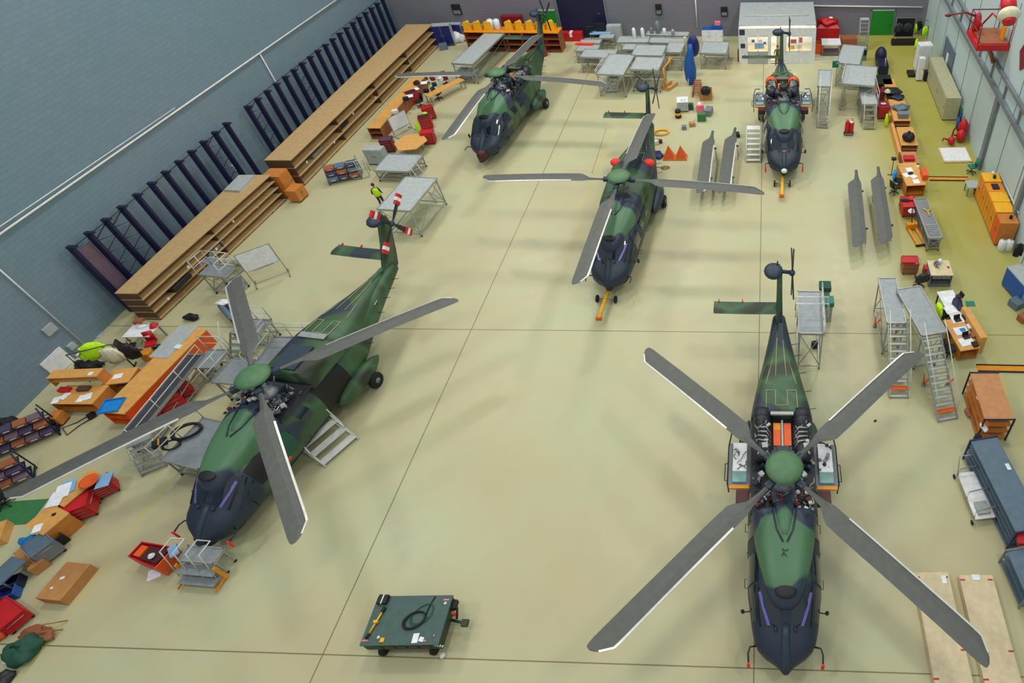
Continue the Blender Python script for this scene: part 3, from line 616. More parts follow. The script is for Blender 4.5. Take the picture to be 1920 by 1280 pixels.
def toolcart(label, x, y, rz, w, d, h, m='red', top='dark_steel', drawers=4, lid=False, cat='tool trolley', name='tool_trolley', dm=None, hm='steel'):
    t = thing(name, label, cat, x, y, rz)
    MB().box(0, 0, .14, w, d, h - .14, m).build('body', t); MB().box(0, 0, h, w * .94, d * .92, .02, top).box(0, -d / 2, h - .02, w, .03, .06, m).box(0, d / 2, h - .02, w, .03, .06, m).box(-w / 2, 0, h - .02, .03, d, .06, m).box(w / 2, 0, h - .02, .03, d, .06, m).build('top_tray', t)
    for k in range(drawers):
        z0 = .18 + (h - .24) * k / max(1, drawers); hh = (h - .24) / drawers - .02
        dr = MB().box(0, -d / 2 - .01, z0, w - .05, .03, hh, dm or m).build('drawer', t); MB().box(0, -d / 2 - .035, z0 + hh * .7, w * .7, .02, .02, hm).build('handle', dr)
    for sx in (-1, 1):
        for sy in (-1, 1): caster(t, sx * (w / 2 - .08), sy * (d / 2 - .08))
    MB().tube([(w / 2, -d * .35, h - .1), (w / 2 + .12, -d * .35, h - .05), (w / 2 + .12, d * .35, h - .05), (w / 2, d * .35, h - .1)], .015, 'steel').build('push_handle', t)
    if lid: MB().box(0, d / 2 + .08, h, w, .05, .35, m, 0, -.3).build('lid', t)
    return t
def chair(label, x, y, rz, m='black', group=None, arms=True, jacket=None):
    t = thing('office_chair', label, 'office chair', x, y, rz, 0, group)
    MB().box(0, 0, .45, .48, .46, .08, m).build('seat', t)
    MB().rings([[(-.21, yy, z), (.21, yy, z), (.21, yy + .06, z), (-.21, yy + .06, z)] for z, yy in ((.55, .2), (.75, .25), (1.02, .3))], m).build('backrest', t)
    MB().tube([(0, 0, .12), (0, 0, .46)], .035, 'steel').tube([(0, .05, .44), (0, .24, .5), (0, .27, .7)], .025, 'black').build('column', t)
    b = MB()
    for k in range(5):
        a = 2 * PI * k / 5; b.tube([(0, 0, .14), (.3 * math.cos(a), .3 * math.sin(a), .08)], .028, 'black').ell((.3 * math.cos(a), .3 * math.sin(a), .035), (.035, .035, .035), 'black', 8, 5)
    b.build('base', t)
    if arms:
        for s_ in (-1, 1): MB().tube([(s_ * .24, .1, .5), (s_ * .28, .1, .68), (s_ * .28, -.14, .68)], .02, 'black').build('armrest', t)
    if jacket: cloth_on(jacket, x, y, rz)
    return t
def cloth_on(j, x, y, rz):
    m, lb = j; o = MB(); rg = []
    for z, w, dd in ((.55, .24, .06), (.7, .27, .09), (.95, .3, .11), (1.08, .27, .1), (1.12, .16, .07)):
        rg.append([(w * math.cos(a) * (1 + .08 * math.sin(5 * a)), .31 + dd * math.sin(a) * 1.3, z) for a in [2 * PI * k / 20 for k in range(20)]])
    o.rings(rg, m)
    for s_ in (-1, 1): o.tube([(s_ * .27, .3, 1.0), (s_ * .36, .3, .8), (s_ * .33, .26, .55)], .07, m, 8, .05)
    solo('jacket', lb, 'jacket', o, x, y, rz)
def crate(name, label, cat, mt, x, y, rz, w, d, h, z=0, group=None, open_=None, tape=None, bevel=.01):
    b = MB(); e = min(bevel, w * .2, d * .2, h * .2)
    c = [(-w / 2, -d / 2), (w / 2, -d / 2), (w / 2, d / 2), (-w / 2, d / 2)]
    def ring(k, z): return [(a * (1 - 2 * k / w), b_ * (1 - 2 * k / d), z) for a, b_ in c]
    rr = [ring(e, 0), ring(0, e), ring(0, h - e), ring(e, h)]
    if open_: rr += [ring(.03, h), ring(.035, h * .35)]
    b.rings(rr, mt, smooth=False)
    if open_: b.box(0, 0, h * .35, w - .07, d - .07, .01, open_)
    if tape: b.box(0, 0, h, w * .12, d * .98, .003, tape).box(0, -d / 2 - .002, h * .5, w * .12, .004, h * .5, tape)
    return solo(name, label, cat, b, x, y, rz, z, group)
def paper(label, u, v, z, rz=0, w=.22, d=.3, m='paper', grp=None, name='paper_sheet'):
    x, y = g(u, v, z); b = MB(); b.rings([[(-w / 2, yy, z0), (w / 2, yy, z0 + .004), (w / 2, yy, z0 + .008), (-w / 2, yy, z0 + .004)] for yy, z0 in ((-d / 2, .001), (0, .004), (d / 2, .002))], m, smooth=False)
    return solo(name, label, 'paper', b, x, y, rz, z, grp)
def lump(name, label, cat, mt, x, y, z, rx, ry, rz_, seed=1, m2=None, rot=0, grp=None):
    rd = random.Random(seed); b = MB(); ph = [rd.uniform(0, 6) for _ in range(6)]; n, k = 22, 12; vs = []; fs = []
    for i in range(k + 1):
        p = PI * i / k
        for j in range(n):
            w = 2 * PI * j / n; q = 1 + .12 * math.sin(3 * w + ph[0] + 2 * p) + .1 * math.sin(5 * w + ph[1] - 3 * p) + .06 * math.sin(9 * w + ph[2] + 7 * p)
            vs.append((rx * q * math.sin(p) * math.cos(w), ry * q * math.sin(p) * math.sin(w), max(0, rz_ * (.75 + q * math.cos(p)))))
    for i in range(k):
        for j in range(n): fs.append((i * n + j, (i + 1) * n + j, (i + 1) * n + (j + 1) % n, i * n + (j + 1) % n))
    b.add(vs, fs, mt, True)
    if m2: b.tube([(-rx * .5, 0, rz_ * 1.5), (-rx * .2, 0, rz_ * 1.95), (rx * .3, 0, rz_ * 1.95), (rx * .55, 0, rz_ * 1.4)], .02, m2)
    return solo(name, label, cat, b, x, y, rot, z, grp)
def coil(name, label, mt, x, y, z, r, r2, n=4, th=.02, rz=0, cat='cable', tail=None, flat=.7):
    b = MB(); q = []
    for i in range(n * 18 + 1):
        a = 2 * PI * i / 18; rr = r * (1 - .07 * math.sin(a * .37 + i * .05)) ; q.append((rr * math.cos(a), rr * flat * math.sin(a) + .02 * math.sin(i * .21), th + i * .0007 + .012 * math.sin(i * .13)**2))
    b.tube(q, th, mt, 6)
    if tail: b.tube([(r, 0, th)] + [(a, b_, th) for a, b_ in tail], th, mt, 6)
    return solo(name, label, cat, b, x, y, rz, z)
def helmet(label, u, v, z, m='red', r=.15, name='helmet', cat='helmet'):
    x, y = g(u, v, z); return solo(name, label, cat, MB().lathe([(r * 1.25, 0), (r * 1.2, .02), (r, .03), (r * .95, r * .5), (r * .7, r * .85), (r * .3, r * 1.02), (.01, r * 1.05)], m, n=18), x, y, 0, z)
def monitor(label, x, y, z, rz, w=.5, h=.32, scr='canopy'):
    t = thing('monitor', label, 'monitor', x, y, rz, z); MB().box(0, 0, .1, w, .04, h, 'black').build('casing', t); MB().box(0, -.022, .12, w - .04, .006, h - .04, scr).build('screen', t)
    MB().box(0, .03, 0, .22, .16, .015, 'black').box(0, .04, 0, .05, .03, .2, 'black').build('stand', t)
def laptop(label, x, y, z, rz):
    t = thing('laptop', label, 'laptop', x, y, rz, z); MB().box(0, 0, 0, .34, .24, .02, 'dark_steel').build('keyboard', t); MB().box(0, .15, .01, .34, .02, .22, 'black', 0, -.3).build('screen', t)
def bin_rack(label, x, y, rz, w, h, rows, cols, frame='navy', bins=('purple_lt', 'purple', 'brown'), slope=.35, d=.8, group=None):
    t = thing('parts_bin_rack', label, 'bin rack', x, y, rz, 0, group)
    b = MB()
    for sx in (-1, 1):
        b.box(sx * w / 2, 0, .1, .05, d, .05, frame).tube([(sx * w / 2, d / 2, .1), (sx * w / 2, d / 2, h)], .03, frame).tube([(sx * w / 2, -d / 2, .1), (sx * w / 2, d * .2, h)], .03, frame)
    for k in range(rows): b.box(0, d * .1 + d * .3 * k / rows - .1, .25 + (h - .35) * k / rows, w, d * .7 * (1 - .4 * k / rows), .02, frame, 0, .25)
    b.build('frame', t)
    for k in range(rows):
        for j in range(cols):
            bw = w / cols - .05; zz = .28 + (h - .35) * k / rows; yy = -d * .28 + d * .5 * k / rows
            MB().box(-w / 2 + w / cols * (j + .5), yy, zz, bw, d * .42, .2, bins[(k + j) % len(bins)], 0, .25).box(-w / 2 + w / cols * (j + .5), yy - d * .2, zz + .02, bw * .5, .012, .07, 'white', 0, .25).build('parts_bin', t)
    for sx in (-1, 1):
        for sy in (-1, 1): caster(t, sx * w / 2, sy * d * .42)
    return t
def whiteboard(label, x, y, rz, w=1.3, h=1.0, z0=.9, tilt=-.12, m='white', stand=True):
    t = thing('whiteboard', label, 'whiteboard', x, y, rz); MB().box(0, 0, z0, w, .035, h, 'alu').box(0, -.02, z0 + .04, w - .08, .01, h - .08, m).box(0, -.05, z0 - .02, w * .6, .06, .02, 'alu').build('board', t)
    if stand:
        b = MB()
        for s_ in (-1, 1): b.tube([(s_ * w / 2, .03, z0 + h), (s_ * w / 2, .03, .08)], .02, 'grey').tube([(s_ * w / 2, -.35, .07), (s_ * w / 2, .4, .07)], .02, 'grey')
        b.tube([(-w / 2, .03, .12), (w / 2, .03, .12)], .015, 'grey'); b.build('stand', t)
        for s_ in (-1, 1):
            for q in (-.35, .4): caster(t, s_ * w / 2, q, r=.035)
def stored_blade(label, a, b_, z=1.0, strip=True, root_b=True, trest=2, grp='rotor blades resting on floor stands', chord=.0):
    # a, b_: pixels of tip end and root end at height z
    A, B = Vector(g(*a, z)), Vector(g(*b_, z)); e = (A - B); rz = math.atan2(e.y, e.x); L = e.length
    bb, ee = blade_mesh(); o = bb.build('spare_rotor'); o.scale = (L / 7.2, 1.15, 1); o.location = (B.x - e.x / L * .85 * L / 7.2, B.y - e.y / L * .85 * L / 7.2, z + .1); o.rotation_euler = (0, 0, rz); tag(o, label, 'rotor blade', grp)
    if strip: ee.build('blade_edge_strip', o)
    return A, B, rz
def trestle(label, x, y, rz, h, m='alu'):
    t = thing('trestle', label, 'trestle', x, y, rz); MB().box(0, 0, h - .06, .12, .8, .06, 'grey_mat').build('padded_bar', t)
    for s_ in (-1, 1): MB().tube([(0, s_ * .3, h - .05), (.22, s_ * .36, .02)], .025, m).tube([(0, s_ * .3, h - .05), (-.22, s_ * .36, .02)], .025, m).build('leg', t)
def person(label, x, y, rz, top='khaki', legs_='khaki', hair='wood_dark', z=0, vest=None, pose=0):
    T = thing('person', label, 'person', x, y, rz, z)
    V = []; Ed = []; Rd = []; MI = []
    def chain(pts, start=None):
        i0 = start
        for p, r in pts:
            V.append(p); Rd.append(r); k = len(V) - 1
            if i0 is not None: Ed.append((i0, k))
            i0 = k
        return i0
    pel = chain([((0, 0, .95), .15)]); ch = chain([((0, 0, 1.1), .14), ((0, .01, 1.28), .16), ((0, .01, 1.42), .13)], pel); nk = chain([((0, -.01, 1.52), .055)], ch)
    chain([((0, -.02, 1.62), .085), ((0, -.02, 1.72), .08)], nk); ends = []
    for s_ in (-1, 1):
        chain([((s_ * .1, 0, .86), .1), ((s_ * .11, -.03 - .1 * pose * (s_ > 0), .5), .075), ((s_ * .12, .02, .12), .048), ((s_ * .12, -.12, .05), .04)], pel)
        w = chain([((s_ * .19, 0, 1.42), .06), ((s_ * .27, .03, 1.15), .045), ((s_ * .26, -.14, .95), .03)], ch); hd = chain([((s_ * .26, -.2, .91), .032)], w)
        for k in range(4): chain([((s_ * .26 + (k - 1.5) * .018, -.245, .895), .0085), ((s_ * .26 + (k - 1.5) * .02, -.275 + abs(k - 1.3) * .006, .875), .008)], hd)
        chain([((s_ * .235 - s_ * .02, -.21, .9), .009), ((s_ * .235 - s_ * .035, -.235, .895), .0085)], w)
    me = bpy.data.meshes.new('body'); me.from_pydata(V, Ed, []); o = bpy.data.objects.new('body', me); COL.objects.link(o)
    md = o.modifiers.new('s', 'SKIN')
    for i, r in enumerate(Rd): me.skin_vertices[0].data[i].radius = (r, r)
    me.skin_vertices[0].data[0].use_root = True; md.use_smooth_shade = True; o.modifiers.new('u', 'SUBSURF').levels = 1
    dg = bpy.context.evaluated_depsgraph_get(); dg.update(); m2 = bpy.data.meshes.new_from_object(o.evaluated_get(dg)); bpy.data.objects.remove(o)
    for q in (top, legs_, 'skin', 'black'): m2.materials.append(MATS[q])
    for p in m2.polygons:
        c = p.center; p.use_smooth = True
        p.material_index = 3 if c.z < .1 else 1 if c.z < .98 and abs(c.x) < .235 and c.y > -.16 else 2 if c.z > 1.5 or (abs(c.x) > .2 and c.z < 1.0) else 0
    o = bpy.data.objects.new('body', m2); COL.objects.link(o); o.parent = T
    MB().ell((0, .01, 1.75), (.1, .11, .1), hair, 14, 8).build('hair', T)
    b = MB()
    for s_ in (-1, 1): b.ell((s_ * .032, -.098, 1.69), (.012, .008, .008), 'black', 8, 5).ell((s_ * .088, -.015, 1.67), (.012, .02, .03), 'skin', 8, 5)
    b.ell((0, -.112, 1.66), (.012, .018, .02), 'skin', 8, 5).ell((0, -.1, 1.62), (.026, .008, .006), 'maroon', 8, 5).build('face', T)
    if vest: MB().rings([[(a * math.cos(w), .01 + b_ * math.sin(w), z_) for w in [2 * PI * k / 18 for k in range(18)]] for z_, a, b_ in ((.92, .2, .17), (1.1, .19, .16), (1.3, .2, .17), (1.46, .17, .13), (1.5, .08, .08))], vest).build('safety_vest', T)
    return T
def gcyl(name, label, cat, mt, u, v, r, h, z=0, cap=None, grp=None):
    x, y = g(u, v, z); b = MB().lathe([(r * .9, 0), (r, .02), (r, h * .85), (r * .6, h * .95), (r * .25, h)], mt, n=16)
    if cap: b.lathe([(r * .3, h), (r * .3, h + .06)], cap, n=10)
    return solo(name, label, cat, b, x, y, 0, z, grp)
def bar_end(a, b): return math.atan2(b[1] - a[1], b[0] - a[0])
# ---------------------------------------------------------------- the five helicopters
helicopter('green and dark blue helicopter at lower right with four spread blades and open engine bay', .72, 11.47, R(.4), 0, blades=-.7578, platforms=True, tail_a=.1)
helicopter('camouflaged helicopter at left beside the orange workbench, red and white tail rotor tips', -20.55, 15.08, R(-7.5), 1, blades=-.7357, openbay='half', tail_a=.6, tailcov=True)
helicopter('green helicopter in the middle of the hangar with closed cowling and red engine covers', -8.17, 29.26, R(-2), 2, blades=-1.5934, openbay='closed', sidecover=True, tail_a=.15)
helicopter('helicopter at the far left near the silver platforms with a dark cover on its nose', -19.15, 42.2, R(-3.5), 3, blades=-1.5917, openbay='full', tail_a=.3)
helicopter('bladeless helicopter at far right standing before the office cabin', 1.15, 40.2, R(.3), 4, tailk=.66, pm='grey', dome=False, platforms=True, tail_a=.5)
# ---------------------------------------------------------------- small aircraft side things
tow_bar('yellow tow bar at the nose of the middle helicopter', *g(1145, 545), R(-3), 2.4)
tow_bar('yellow tow bar at the nose of the bladeless far helicopter', *g(1467, 335), R(-2), 2.4)
tow_bar('yellow tow bar under the nose of the nearest helicopter, mostly out of view', .72, 5.75, R(0), 1.8)
# ground power unit
x, y, w, d, rz = R3(1.05, (676, 1208), (820, 1206), (704, 1119))
T = thing('power_unit_trailer', 'dark green ground power unit trailer alone on the floor at bottom centre', 'trailer', x, y, rz)
b = MB(); b.box(0, 0, .5, w, d, .5, 'gpu_side').box(0, 0, .98, w + .06, d + .06, .07, 'gpu_green').box(0, 0, .35, w * .82, d * .8, .16, 'black')
for k in range(5): b.box(-w / 2 + w * (.18 + .16 * k), -d / 2 - .01, .6, .3, .03, .3, 'gpu_side')
b.build('housing', T)
for sx in (-1, 1):
    for sy in (-1, 1): MB().lathe([(.1, -.08), (.23, -.08), (.25, 0), (.23, .08), (.1, .08)], 'rubber', sx * w * .34, sy * d * .42, .25, 16, 'x').build('wheel', T)
MB().tube([(w / 2, .15, .5), (w / 2 + .5, .05, .5)], .05, 'gpu_side').box(w / 2 + .5, .05, .42, .22, .22, .14, 'gpu_side').build('draw_bar', T)
MB().tube([(w / 2, d * .3, .85), (w / 2 + .2, d * .3, .8), (w / 2 + .22, d * .1, .6)], .04, 'black').box(w / 2 + .08, d * .36, .7, .16, .3, .2, 'black').box(w / 2 + .16, d * .16, .7, .06, .08, .25, 'cover_red').build('control_panel', T)
for k in range(4): MB().box(w / 2 - .1 + .06 * k, -d / 2 - .012 - .0, .85 - .05 * k, .04, .03, .16, 'white', 0, 0, .5).build('warning_stripe', T)
for sx, sy in ((.44, .42), (-.46, -.42), (.3, -.44)): MB().box(w * sx, d * sy, 1.05, .2, .05, .006, 'pink').build('warning_label', T)
MB().lathe([(.05, 0), (.05, .02)], 'white', w * .44, d * .34, 1.05, 12).lathe([(.05, 0), (.05, .02)], 'white', -w * .3, -d * .36, 1.05, 12).lathe([(.06, 0), (.06, .02)], 'steel', w * .42, -d * .34, 1.05, 12).build('lifting_eye', T)
MB().lathe([(.05, 0), (.1, .05), (.1, .1), (.05, .12)], 'white_metal', w * .45, -d * .56, .03, 12).build('jack_foot', T)
def onT(u, v, z=1.05): return g(u, v, z)
coil('cable', 'coiled black cable lying on the green power unit trailer', 'black', *onT(778, 1163), 1.05, .36, .3, 4, .022, .5, tail=[(.55, .3), (.75, .5)])
coil('cable', 'loose green cable loop beside the coiled black cable', 'army', *onT(792, 1152), 1.06, .4, .3, 2, .012, .8)
xx, yy = onT(706, 1168); solo('yellow_pole', 'yellow rod with black ends on the left edge of the power unit', 'rod', MB().tube([(-.08, -.34, .05), (.06, .34, .05)], .035, 'yellow', 8).tube([(-.12, -.5, .05), (-.08, -.34, .05)], .05, 'black', 8).tube([(.06, .34, .05), (.09, .5, .05)], .06, 'black', 8).box(0, .02, .03, .14, .08, .1, 'yellow'), xx, yy, 0, 1.05)
xx, yy = onT(720, 1125); crate('tool_pouch', 'dark clamp with two white bands on the far corner of the power unit', 'pouch', 'black', xx, yy, 0, .34, .3, .14, 1.05, tape='white')
paper('white paper sheets on the near edge of the power unit', 779, 1196, 1.055, .1, .2, .3); paper('second white sheet beside the first on the power unit', 790, 1198, 1.055, -.2, .16, .14)
crate('tag_block', 'small yellow block on the near edge of the power unit', 'block', 'yellow', *onT(717, 1200), 0, .14, .14, .05, 1.05)
# ---------------------------------------------------------------- left wall: upright rack
ys = [22.75 + 1.12 * k for k in range(32)]
secs = [(ys[:12], 'near section of the tall dark blue uprights along the left wall'), (ys[13:17] + ys[17:23], 'middle section of the tall dark blue uprights behind the shelves'), (ys[23:], 'far section of the tall dark blue uprights beside the back corner')]
for si, (yy, lb) in enumerate(secs):
    T = thing('upright_rack', lb, 'rack', XL + .55, yy[0])
    for k, q in enumerate(yy):
        z1 = 4.6 - .012 * (q - 22); b = MB(); b.box(0, q - yy[0], 0, .3, .16, z1, 'rack_blue').box(.1, q - yy[0], z1 - .06, .5, .2, .08, 'rack_blue').box(.15, q - yy[0], 0, .5, .14, .1, 'rack_blue'); b.build('upright', T)
    MB().tube([(0, 0, 4.45), (0, yy[-1] - yy[0], 4.3)], .02, 'black').build('tie_rod', T)
    for k in {0: (1, 2, 9), 1: (0, 5), 2: (3,)}[si]:
        a, c = yy[k] - yy[0], yy[k + 1] - yy[0]; b = MB()
        for j in range(5): b.tube([(0, a, .8 + .8 * j), (0, c, 1.2 + .8 * j), (0, a, 1.6 + .8 * j)] if j < 4 else [(0, a, 4.0), (0, c, 4.4)], .03, 'rack_blue')
        b.build('cross_brace', T)
tag(MB().box(XL + .4, 23.3, .5, .05, .9, 3.6, 'purple_lt').build('panel_board'), 'dull mauve board standing between the first two blue uprights', 'board')
# long wooden shelves
def long_shelf(label, y0, y1, xf0, xf1, xb, h, n, bays, boards='wood', fill=0):
    T = thing('wooden_shelf', label, 'shelf', xb, y0)
    L = y1 - y0
    def bd(z, inx, th, m): return MB().prism([(0, 0), (xf0 - xb - inx, 0), (xf1 - xb - inx, L), (0, L)], z, z + th, m)
    bd(h, 0, .05, 'wood').build('top_board', T)
    for k in range(n): bd(.1 + (h - .1) * k / n, 0, .05, 'wood').build('shelf_board', T)
    for k in range(bays + 1):
        f = k / bays; MB().box((xf0 + (xf1 - xf0) * f - xb) / 2, f * L + (.03 if k == 0 else -.03 if k == bays else 0), 0, (xf0 + (xf1 - xf0) * f - xb) - .12, .04, h, 'wood_dark').build('divider', T)
    MB().box(.03, L / 2, 0, .03, L, h, 'wood_dark').build('back_board', T)
    for k in range(bays * 2):
        f = (k + .5) / (bays * 2); MB().box(xf0 + (xf1 - xf0) * f - xb - .12, f * L, 0, .1, .1, .1, 'black').build('foot', T)
    return T
long_shelf('long wooden shelf unit in front of the near blue uprights', 22.1, 32.9, -32.35, -31.55, -33.55, 1.95, 4, 2)
long_shelf('very long wooden shelf unit reaching to the back corner', 34.6, 57.2, -31.2, -30.55, -33.0, 1.95, 3, 4)
cabinet('orange brown open cupboard between the two long wooden shelves', -31.9, 33.6, R(90), 1.0, 1.1, 1.7, 'beech_dark', 1)
cabinet('second orange cupboard standing lower against the first between the shelves', -30.75, 33.1, R(86), .9, .7, .9, 'beech_dark', 2)
solo('plastic_sheet', 'grey plastic sheet folded over the shelf top near the cupboard', 'sheet', MB().prism([(-.5, -.7), (.5, -.9), (.6, .8), (-.4, .9)], 0, .12, 'grey_lt'), *g(448, 345, 2.02), .1, 2.0)
rd = random.Random(3)
tl = ['near end of the near shelf', 'near shelf just past its end', 'middle of the near shelf', 'near shelf past its middle', 'far end of the near shelf', 'near end of the very long shelf', 'very long shelf beyond the cupboards', 'very long shelf before its middle', 'middle of the very long shelf', 'very long shelf past its middle', 'very long shelf towards its far end', 'far end of the very long shelf']
for i, lb in enumerate(tl):
    q = 22.9 + i * 2.05 if i < 5 else 35.5 + (i - 5) * 3.3; xx = -32.0 if i < 5 else -31.2
    solo('shelf_tag', 'white tag hanging at the ' + lb, 'tag', MB().box(0, 0, 0, .03, .12, .14, 'white').tube([(0, 0, .12), (0, 0, .2)], .006, 'steel', 4), xx + .45 * (i >= 5) * .6 - (.02), q, 0, 1.2 if i % 2 else .75)
for i, (q, h, m, lb) in enumerate(((24.2, .28, 'dark_steel', 'dark case lying on the near shelf'), (27.1, .2, 'steel', 'flat steel part lying in the middle of the near shelf'), (29.9, .25, 'brown', 'brown box on the far half of the near shelf'), (37.3, .25, 'steel', 'steel profile on the very long shelf beyond the cupboards'), (41.0, .3, 'dark_steel', 'dark box on the very long shelf beside the rotor blade'), (46.0, .25, 'brown', 'brown box in the middle of the very long shelf'), (54.8, .4, 'beech_dark', 'orange box on the lowest board at the far end of the long shelf'), (56.2, .4, 'beech', 'second orange box at the very far end of the long shelf'))):
    crate('stored_box', lb, 'box', m, (-32.55 if q < 33 else -31.75), q, 0, .9, 1.3, h, .66 if q < 33 else .77 if q < 50 else .15)
def A(u, v, z=0): return g(u, v, z)
# ================================================================ left side, near the wall
x, y = A(165, 772); bench('orange desk with papers against the left wall under the notice board', R3(.75, (92, 757), (172, 757), (112, 722)), .75, 'beech', 'beech_dark', 1, name='desk', cat='desk')
x, y, w, d, rz = R3(1.35, (84, 712), (178, 708), (97, 692)); T = thing('desk_hutch', 'orange two level hutch shelf standing on the papered desk', 'shelf', x, y, rz, .76)
MB().box(0, 0, .56, w, d * .8, .04, 'beech').build('top_board', T); MB().box(-w / 2 + .02, 0, 0, .03, d * .8, .56, 'beech_dark').box(w / 2 - .02, 0, 0, .03, d * .8, .56, 'beech_dark').box(0, 0, .28, w - .06, d * .8, .03, 'beech').build('side_panel', T)
for u, v, r, lb in ((105, 750, .3, 'large white sheet on the left end of the papered desk'), (122, 742, -.2, 'second sheet behind the large one on the papered desk'), (152, 747, .15, 'white sheets in the middle of the papered desk'), (165, 743, .5, 'small sheet on the right side of the papered desk')): paper(lb, u, v, .76, r, .3, .4)
crate('red_box', 'red box under the hutch of the papered desk', 'box', 'red', *A(122, 731, .8), 0, .5, .25, .14, .765); crate('brown_case', 'brown case beside the red box under the hutch', 'case', 'wood_dark', *A(158, 729, .8), .1, .5, .25, .16, .765)
paper('white note lying on the right half of the hutch', 170, 700, 1.365, .2, .2, .2); 
bench('second orange desk behind the hutch, mostly hidden by it', R3(.75, (190, 722), (240, 716), (203, 694)), .75, 'beech', 'beech_dark', 0, name='desk', cat='desk'); paper('white open booklet on the second desk behind the hutch', 221, 705, .76, .3, .4, .3)
cabinet('narrow orange pedestal cabinet under the left end of the papered desk', *A(118, 790), .1, .45, .5, .55, 'beech_dark', 1)
chair('black office chair tipped over beside the papered desk', *A(104, 803), 2.2)
T = thing('folding_trolley', 'folded black hand trolley lying on the floor near the papered desk', 'hand trolley', *A(152, 793), -.6)
MB().tube([(-.15, .5, .04), (-.15, -.1, .04), (-.35, -.6, .04), (.3, -.6, .04), (.15, -.1, .04), (.15, .5, .04)], .02, 'black').build('frame', T); MB().box(0, .45, .02, .4, .3, .1, 'black').build('foot_plate', T)
# coats behind the desks
def coat(lb, m, u, v, z, r, s=1):
    x, y = A(u, v, z); b = MB(); rg = []
    for zz, w, dd in ((0, .3, .18), (.3, .34, .2), (.65, .33, .17), (.85, .2, .12), (.9, .08, .08)): rg.append([(s * w * math.cos(a) * (1 + .07 * math.sin(5 * a + zz * 7)), s * dd * math.sin(a) * (1 + .09 * math.sin(7 * a)), zz) for a in [2 * PI * k / 24 for k in range(24)]])
    b.rings(rg, m)
    for q in (-1, 1): b.tube([(q * s * .22, 0, .8), (q * s * .4, -.05, .45), (q * s * .38, -.08, .1)], .09, m, 8, .06)
    return solo('jacket', lb, 'jacket', b, x, y, r, z)
T = thing('coat_rack', 'black coat rack behind the orange desks carrying jackets', 'coat rack', *A(205, 690, .3), .4)
MB().tube([(-.9, 0, 0), (-.9, 0, 1.7), (.9, 0, 1.7), (.9, 0, 0)], .03, 'black').tube([(-.9, -.3, .03), (-.9, .3, .03)], .03, 'black').tube([(.9, -.3, .03), (.9, .3, .03)], .03, 'black').build('frame', T)
for k in range(3): MB().tube([(-.6 + .6 * k, 0, 1.7), (-.6 + .6 * k, -.1, 1.78)], .012, 'steel').build('hook', T)
coat('fluorescent yellow hi-vis jacket hanging behind the orange desks', 'lime', 186, 668, .9, .7, 1.25); coat('cream jacket hanging between the hi-vis jacket and the black one', 'cream', 222, 676, .75, .2, 1.15); coat('black jacket hanging behind the far end of the orange desks', 'black', 253, 668, .7, .1, 1.1)
lump('bag', 'dark bag under the hi-vis jacket behind the orange hutch', 'bag', 'black', *A(170, 688, 0), 0, .7, .3, .25, 5)
# white table with red helmet
bench('white topped table by the wall between the shelves and the long orange workbench', R3(.8, (228, 632), (278, 631), (250, 608)), .8, 'white', 'grey', 0, name='table', cat='table', legm='steel')
helmet('red round pot on the white topped table', 289, 611, .82, 'red', .17, 'pot', 'pot'); coil('cable_loop', 'thin white tube loop on the white topped table', 'white_metal', *A(268, 610, .82), .82, .3, .2, 2, .015)
crate('binder', 'brown cardboard box on the wall side of the white topped table', 'box', 'brown', *A(262, 604, .82), .2, .4, .3, .2, .81)
chair('red chair between the white topped table and the long orange workbench', *A(295, 655), .4, 'red'); chair('black chair next to the white topped table', *A(255, 662), 2, 'black')
crate('bin', 'orange yellow waste bin behind the long orange workbench', 'bin', 'locker', *A(284, 672), .2, .4, .4, .5)
# long orange workbench with grey mat and blue tray
RR = R3(1.0, (188, 772), (230, 776), (325, 612)); T = bench('long orange workbench with a grey mat running towards the shelves', (RR[0], RR[1], 1.25, RR[3], RR[4]), 1.0, 'beech', 'orange', 2, name='workbench')
x, y = A(326, 640, 1.01); solo('bench_mat', 'grey rubber mat on the far end of the long orange workbench', 'mat', MB().box(0, 0, 0, 1.0, 2.1, .015, 'grey_lt'), x, y, RR[4] + .02, 1.005)
x, y = A(210, 761, 1.02); b = MB(); b.rings([[(a * .42, c * .38, z) for a, c in ((-1, -1), (1, -1), (1, 1), (-1, 1))] for z in (0, .1)] + [[(a * .39, c * .35, z) for a, c in ((-1, -1), (1, -1), (1, 1), (-1, 1))] for z in (.1, .03)], 'bright_blue', smooth=False); solo('tray', 'bright blue plastic tray on the near end of the long orange workbench', 'tray', b, x, y, RR[4] + .3, 1.01)
for u, v, z, lb, m in ((262, 732, .62, 'white card holder on the side shelf of the long orange workbench', 'white'), (336, 652, .95, 'white note at the far edge of the long orange workbench', 'white')): crate('card_holder', lb, 'card', m, *A(u, v, z), RR[4], .3, .25, .12, z)
RR = R3(.55, (238, 782), (262, 782), (352, 640)); bench('low orange shelf bench along the front of the long orange workbench', (RR[0], RR[1], .55, RR[3], RR[4]), .55, 'orange', 'dark_red', 1, name='shelf_bench', cat='shelf')
for i, (u, v, m, lb) in enumerate(((338, 664, 'black', 'black bag on the plywood box beside the far end of the workbench'), (320, 690, 'brown', 'brown leather bag below the black one beside the workbench'), (318, 680, 'wood_dark', 'dark bag between the workbench and the grey walkway'))): lump('bag', lb, 'bag', m, *A(u, v, .5), .35, .28, .2, .14, 20 + i)
crate('open_crate', 'open wooden crate holding bags beside the workbench', 'crate', 'beech', *A(335, 688), RR[4], 1.2, 1.9, .55, open_='wood')
